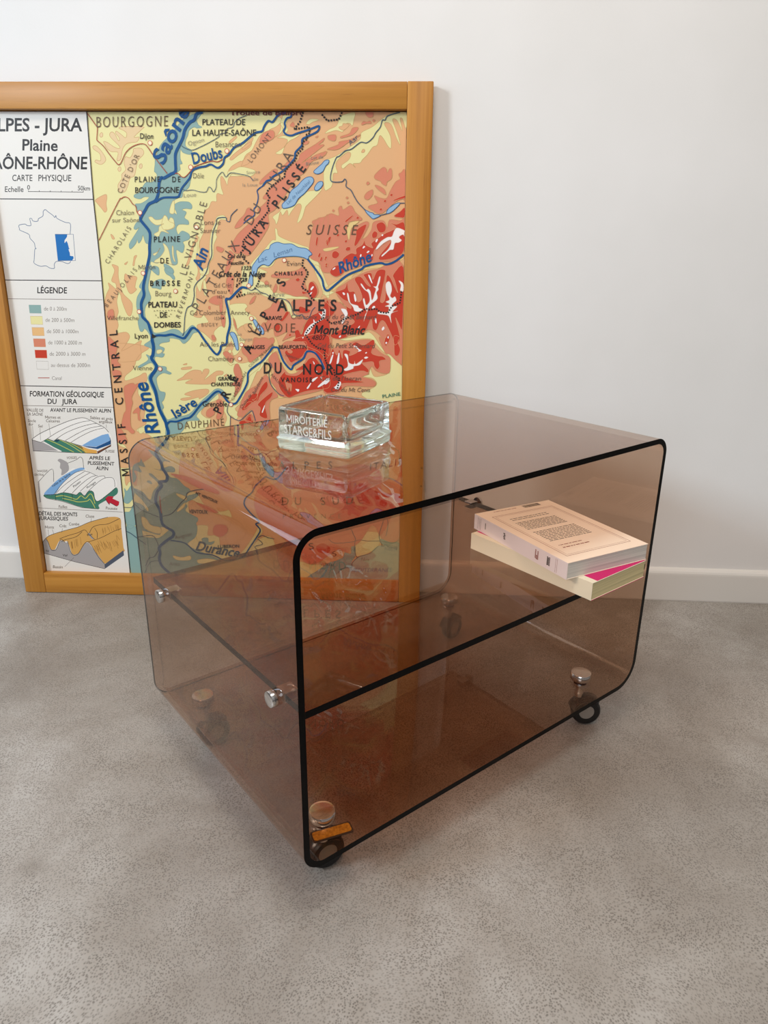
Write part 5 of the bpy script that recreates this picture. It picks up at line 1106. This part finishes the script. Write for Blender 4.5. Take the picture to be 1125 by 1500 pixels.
# maker's plate: amber rectangle with a dark rim, stuck on the bottom panel
plate = bpy.data.objects.new('name_plate', None)
amber = mat('amber_plate', (176, 112, 30), 0.35, 0.35)
g = noise(amber, coords(amber), 420.0, 3); lk(amber, ramp(amber, g, [(0.35, srgb(140, 80, 14)), (0.65, srgb(180, 112, 30))]), bsdf(amber).inputs['Base Color'])
rim_m = mat('dark_plate_rim', (44, 24, 12), 0.4)
C.objects.link(plate); plate.parent = table; plate.location = (0.0538, 0.0262, TZ + TT + 0.0003); plate.rotation_euler = (0, 0, -0.28)
plate['label'] = 'small amber maker\'s plate with rounded corners'
for nm, m, ex, z0, z1 in (('rim', rim_m, 0.0, 0.0, 0.0012), ('face', amber, 0.0019, 0.0012, 0.0016)):
    bm = bmesh.new(); pts = rrect(-0.0245 + ex, 0.0245 - ex, -0.0085 + ex, 0.0085 - ex, 0.003, 0.003, 5)
    lo = [bm.verts.new((x, y, z0)) for x, y in pts]; hi = [bm.verts.new((x, y, z1)) for x, y in pts]
    bm.faces.new(hi); bm.faces.new(lo)
    for k in range(len(pts)): j = (k + 1) % len(pts); bm.faces.new((lo[k], lo[j], hi[j], hi[k]))
    obj(nm, bm, m, plate)

# ============================================================ pressed glass ashtray on the table top
top_z = TZ + TH
ax = Vector((0.925, 0.38, 0)).normalized(); ay = Vector((-0.38, 0.925, 0)).normalized()
AS = 0.0545
cen = Vector((0.1815, 0.1655, 0)) + (ax + ay) * AS
ash = thing('ashtray', 'square clear pressed-glass ashtray with frosted lettering standing on the acrylic table top', 'ashtray', cw(cen.x, cen.y, top_z + 0.0002), (0, 0, CYAW + math.atan2(ax.y, ax.x)))
glass = bpy.data.materials.new('pale_green_glass'); glass.use_nodes = True
gb = bsdf(glass); gb.inputs['Base Color'].default_value = (0.97, 1.0, 0.965, 1); gb.inputs['Roughness'].default_value = 0.01
gb.inputs['Transmission Weight'].default_value = 1.0; gb.inputs['IOR'].default_value = 1.5
def rsq(h, r, n=6):
    r = min(r, h * 0.98); pts = []
    for cx, cy, a0 in ((h - r, -h + r, -90), (h - r, h - r, 0), (-h + r, h - r, 90), (-h + r, -h + r, 180)):
        for k in range(n + 1):
            a = math.radians(a0 + 90 * k / n); pts.append((cx + r * math.cos(a), cy + r * math.sin(a)))
    return pts
AH = 0.055
RG = [(0.047, 0.0012, .006, 0), (0.0505, 0.0, .006, 0), (0.0535, 0.0015, .006, 0), (0.0545, 0.005, .006, 0), (0.0545, 0.0125, .006, 0), (0.0558, 0.0140, .006, 0), (0.0558, 0.0155, .006, 0), (0.0535, 0.0175, .006, 0),
      (0.0532, 0.035, .006, 0), (0.0530, AH - 0.004, .006, 0), (0.0522, AH - 0.0012, .006, 0.3), (0.0508, AH, .006, 0.5), (0.0478, AH, .006, 1), (0.0462, AH - 0.0012, .006, 1), (0.0455, AH - 0.004, .006, 1),
      (0.0448, 0.040, .007, 0), (0.0440, 0.024, .008, 0), (0.0425, 0.0185, .010, 0), (0.039, 0.0155, .012, 0), (0.032, 0.0145, .014, 0), (0.020, 0.0160, .012, 0), (0.008, 0.0165, .006, 0)]
bm = bmesh.new(); rings = []
for h, z, r, notch in RG:
    ring = []
    for x, y in rsq(h, r):
        d = abs(abs(x) - abs(y)); dz = -notch * 0.006 * math.exp(-(d / 0.004) ** 2) if (x * y > 0) else 0.0
        ring.append(bm.verts.new((x, y, z + dz)))
    rings.append(ring)
for a, b in zip(rings, rings[1:]):
    for k in range(len(a)): j = (k + 1) % len(a); bm.faces.new((a[k], a[j], b[j], b[k]))
bm.faces.new(rings[0]); bm.faces.new(rings[-1])
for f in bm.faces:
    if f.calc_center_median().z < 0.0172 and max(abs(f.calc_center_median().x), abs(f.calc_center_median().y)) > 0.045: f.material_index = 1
foot = bpy.data.materials.new('lit_green_glass_foot'); foot.use_nodes = True; fb = bsdf(foot)  # milky foot: window light caught in the glass base, put into its colour
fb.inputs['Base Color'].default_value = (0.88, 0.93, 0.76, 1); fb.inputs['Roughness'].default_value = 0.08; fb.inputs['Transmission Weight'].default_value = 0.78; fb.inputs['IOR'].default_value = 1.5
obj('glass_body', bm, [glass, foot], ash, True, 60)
frost = mat('frosted_white_engraving', (196, 192, 184), 0.7)
def letters(name, rows, parent, m, place):
    gv, gf = [], []
    for s, p0, p1, h, st, sp in rows:
        ex = Vector((p1[0] - p0[0], p1[1] - p0[1])).normalized()
        def put(p, f):
            o = len(gv); gv.extend(place(a, b) for a, b in p); gf.extend(tuple(o + k for k in q) for q in f)
        lettering(s, p0, p1, (0.0, h), st, sp, put)
    me = bpy.data.meshes.new(name); me.from_pydata(gv, [], gf); me.materials.append(m)
    o = bpy.data.objects.new(name, me); C.objects.link(o); o.parent = parent; return o
lt = letters('lettering', [('MIROITERIE', (0.038, 0.0372), (-0.024, 0.0372), 0.0095, 'm', 0), ('STARGE&FILS', (0.042, 0.0225), (-0.030, 0.0225), 0.0112, 'm', 0)], ash, frost, lambda a, b: (-0.0538, a, b))
lt['label'] = 'frosted white engraved lettering'

# ============================================================ two paperbacks on the shelf
def paperback(name, label, u, v, z, ang, L, Wd, T, cov, page_col, spine_at, yellow=0):
    """origin at the near spine-side corner; local x across the cover, y along the spine"""
    t = thing(name, label, 'book', cw(u, v, z), (0, 0, CYAW + ang))
    pm = mat(name + '_pages', page_col, 0.85, spec=0.1)
    pv = coords(pm, (3, 3, 900)); pn = noise(pm, pv, 1.0, 2); dk = tuple(int(c * 0.88) for c in page_col)
    lk(pm, ramp(pm, pn, [(0.35, srgb(*dk)), (0.6, srgb(*page_col))]), bsdf(pm).inputs['Base Color'])
    c = 0.0006; bm = bmesh.new()
    x0, x1 = (c, Wd - 0.0008) if spine_at == 'near' else (0.0008, Wd - c)
    box(bm, x0, x1, 0.0008, L - 0.0008, c, T - c); obj('page_block', bm, pm, t)
    bm = bmesh.new()
    box(bm, 0, Wd, 0, L, 0, c); box(bm, 0, Wd, 0, L, T - c, T)
    if spine_at == 'near': box(bm, 0, c, 0, L, c, T - c)
    else: box(bm, Wd - c, Wd, 0, L, c, T - c)
    obj('cover', bm, cov, t); return t
pink = mat('magenta_card_cover', (205, 22, 110), 0.4)
pale = mat('pale_cream_card_cover', (236, 230, 208), 0.5)
cream = mat('cream_card_cover', (252, 234, 216), 0.5)
spine_m = mat('cool_lit_white_spine', (236, 226, 230), 0.5)  # white spine; lilac cast of the cool window light mixed into the colour
red_ink = mat('russet_ink', (140, 62, 44), 0.6); dark_ink = mat('black_ink', (60, 48, 42), 0.6)
ZB = SZ1 + 0.0002
lowb = paperback('magenta_paperback', 'lower paperback lying flat on the shelf, magenta cover and yellowed page edges showing', 0.4395, -0.0222, ZB, 0.0, 0.2245, 0.1225, 0.0255, pale, (224, 208, 160), 'near')
UA = -0.1780; UT = 0.0240; UL, UW = 0.2120, 0.1470
upb = paperback('cream_paperback', 'upper thick paperback with cream back cover, barcode and framed text, laid askew on the other', 0.4200, 0.0055, ZB + 0.0258, UA, UL, UW, UT, cream, (224, 218, 208), 'near')
bm = bmesh.new(); box(bm, 0.011, 0.1222, 0.0008, 0.2237, 0.0254, 0.02562)
obj('cover_panel', bm, pink, lowb)['label'] = 'magenta front cover panel'
bm = bmesh.new(); box(bm, 0.001, 0.1224, -0.0003, 0.2245, -0.00015, 0.0004)
obj('back_cover_edge', bm, pink, lowb)['label'] = 'thin magenta edge of the back cover'

# russet double rule, text rows and barcode printed on the back cover (reads from the far end)
bm = bmesh.new(); e = UT + 0.00012
def flat(x0, x1, y0, y1, mi=0, z=e):
    f = bm.faces.new([bm.verts.new(p) for p in ((x0, y0, z), (x1, y0, z), (x1, y1, z), (x0, y1, z))]); f.material_index = mi
for i, wd in ((0.0145, 0.0007), (0.0185, 0.0004)):
    x0, x1, y0, y1 = i, UW - i, i + 0.004, UL - i - 0.010
    flat(x0, x1, y0, y0 + wd); flat(x0, x1, y1 - wd, y1); flat(x0, x0 + wd, y0, y1); flat(x1 - wd, x1, y0, y1)
rnd = random.Random(4)
def row(y, x0, x1, h=0.0016, mi=1):
    x = x1
    while x > x0:
        l = rnd.uniform(0.003, 0.010); flat(max(x - l, x0), x, y, y + h, mi); x -= l + 0.0014
for k in range(2): row(0.166 - k * 0.006, 0.032, 0.104)
for k in range(7): row(0.148 - k * 0.0046, 0.030, 0.106)
for k in range(9): row(0.107 - k * 0.0046, 0.030, 0.108)
row(0.052, 0.030, 0.072, mi=0); row(0.043, 0.030, 0.078, 0.0020, mi=0)
row(UL - 0.0085, 0.030, 0.074, 0.0014, mi=0)
x = 0.088
while x < 0.121:
    l = rnd.choice((0.0005, 0.0008, 0.0013)); flat(x, x + l, UL - 0.0135, UL - 0.0030, 1); x += l + rnd.choice((0.0005, 0.0008))
obj('cover_print', bm, [red_ink, dark_ink], upb)
bm = bmesh.new(); box(bm, -0.0005, 0.0, 0.0, UL, 0.0, UT)
def mark(y0, y1, z0, z1, mi):
    f = bm.faces.new([bm.verts.new(p) for p in ((-0.00062, y0, z0), (-0.00062, y1, z0), (-0.00062, y1, z1), (-0.00062, y0, z1))]); f.material_index = mi + 1
for y in (0.0225, 0.0195): mark(y, y + 0.0004, 0.002, UT - 0.002, 0)
for y in (UL - 0.010, UL - 0.014, UL - 0.017): mark(y, y + 0.0005, 0.003, UT - 0.003, 1)
for y, z, l, mi in ((0.034, 0.006, 0.012, 1), (0.038, 0.006, 0.012, 1), (0.0365, 0.007, 0.009, 1), (0.058, 0.006, 0.013, 0), (0.063, 0.007, 0.012, 0), (0.0605, 0.006, 0.006, 0)):
    zz = z
    while zz < z + l:
        mark(y, y + 0.0024, zz, zz + 0.0016, mi); zz += 0.0022
for k in range(4): mark(0.133 + 0.0008 * (k % 2), 0.137 + 0.0008 * (k % 2), 0.009 + k * 0.0026, 0.0108 + k * 0.0026, 1)
mark(UL - 0.030, UL - 0.0285, 0.008, 0.018, 1)
obj('spine', bm, [spine_m, red_ink, dark_ink], upb)['label'] = 'white spine tinted by cool light, with small marks'
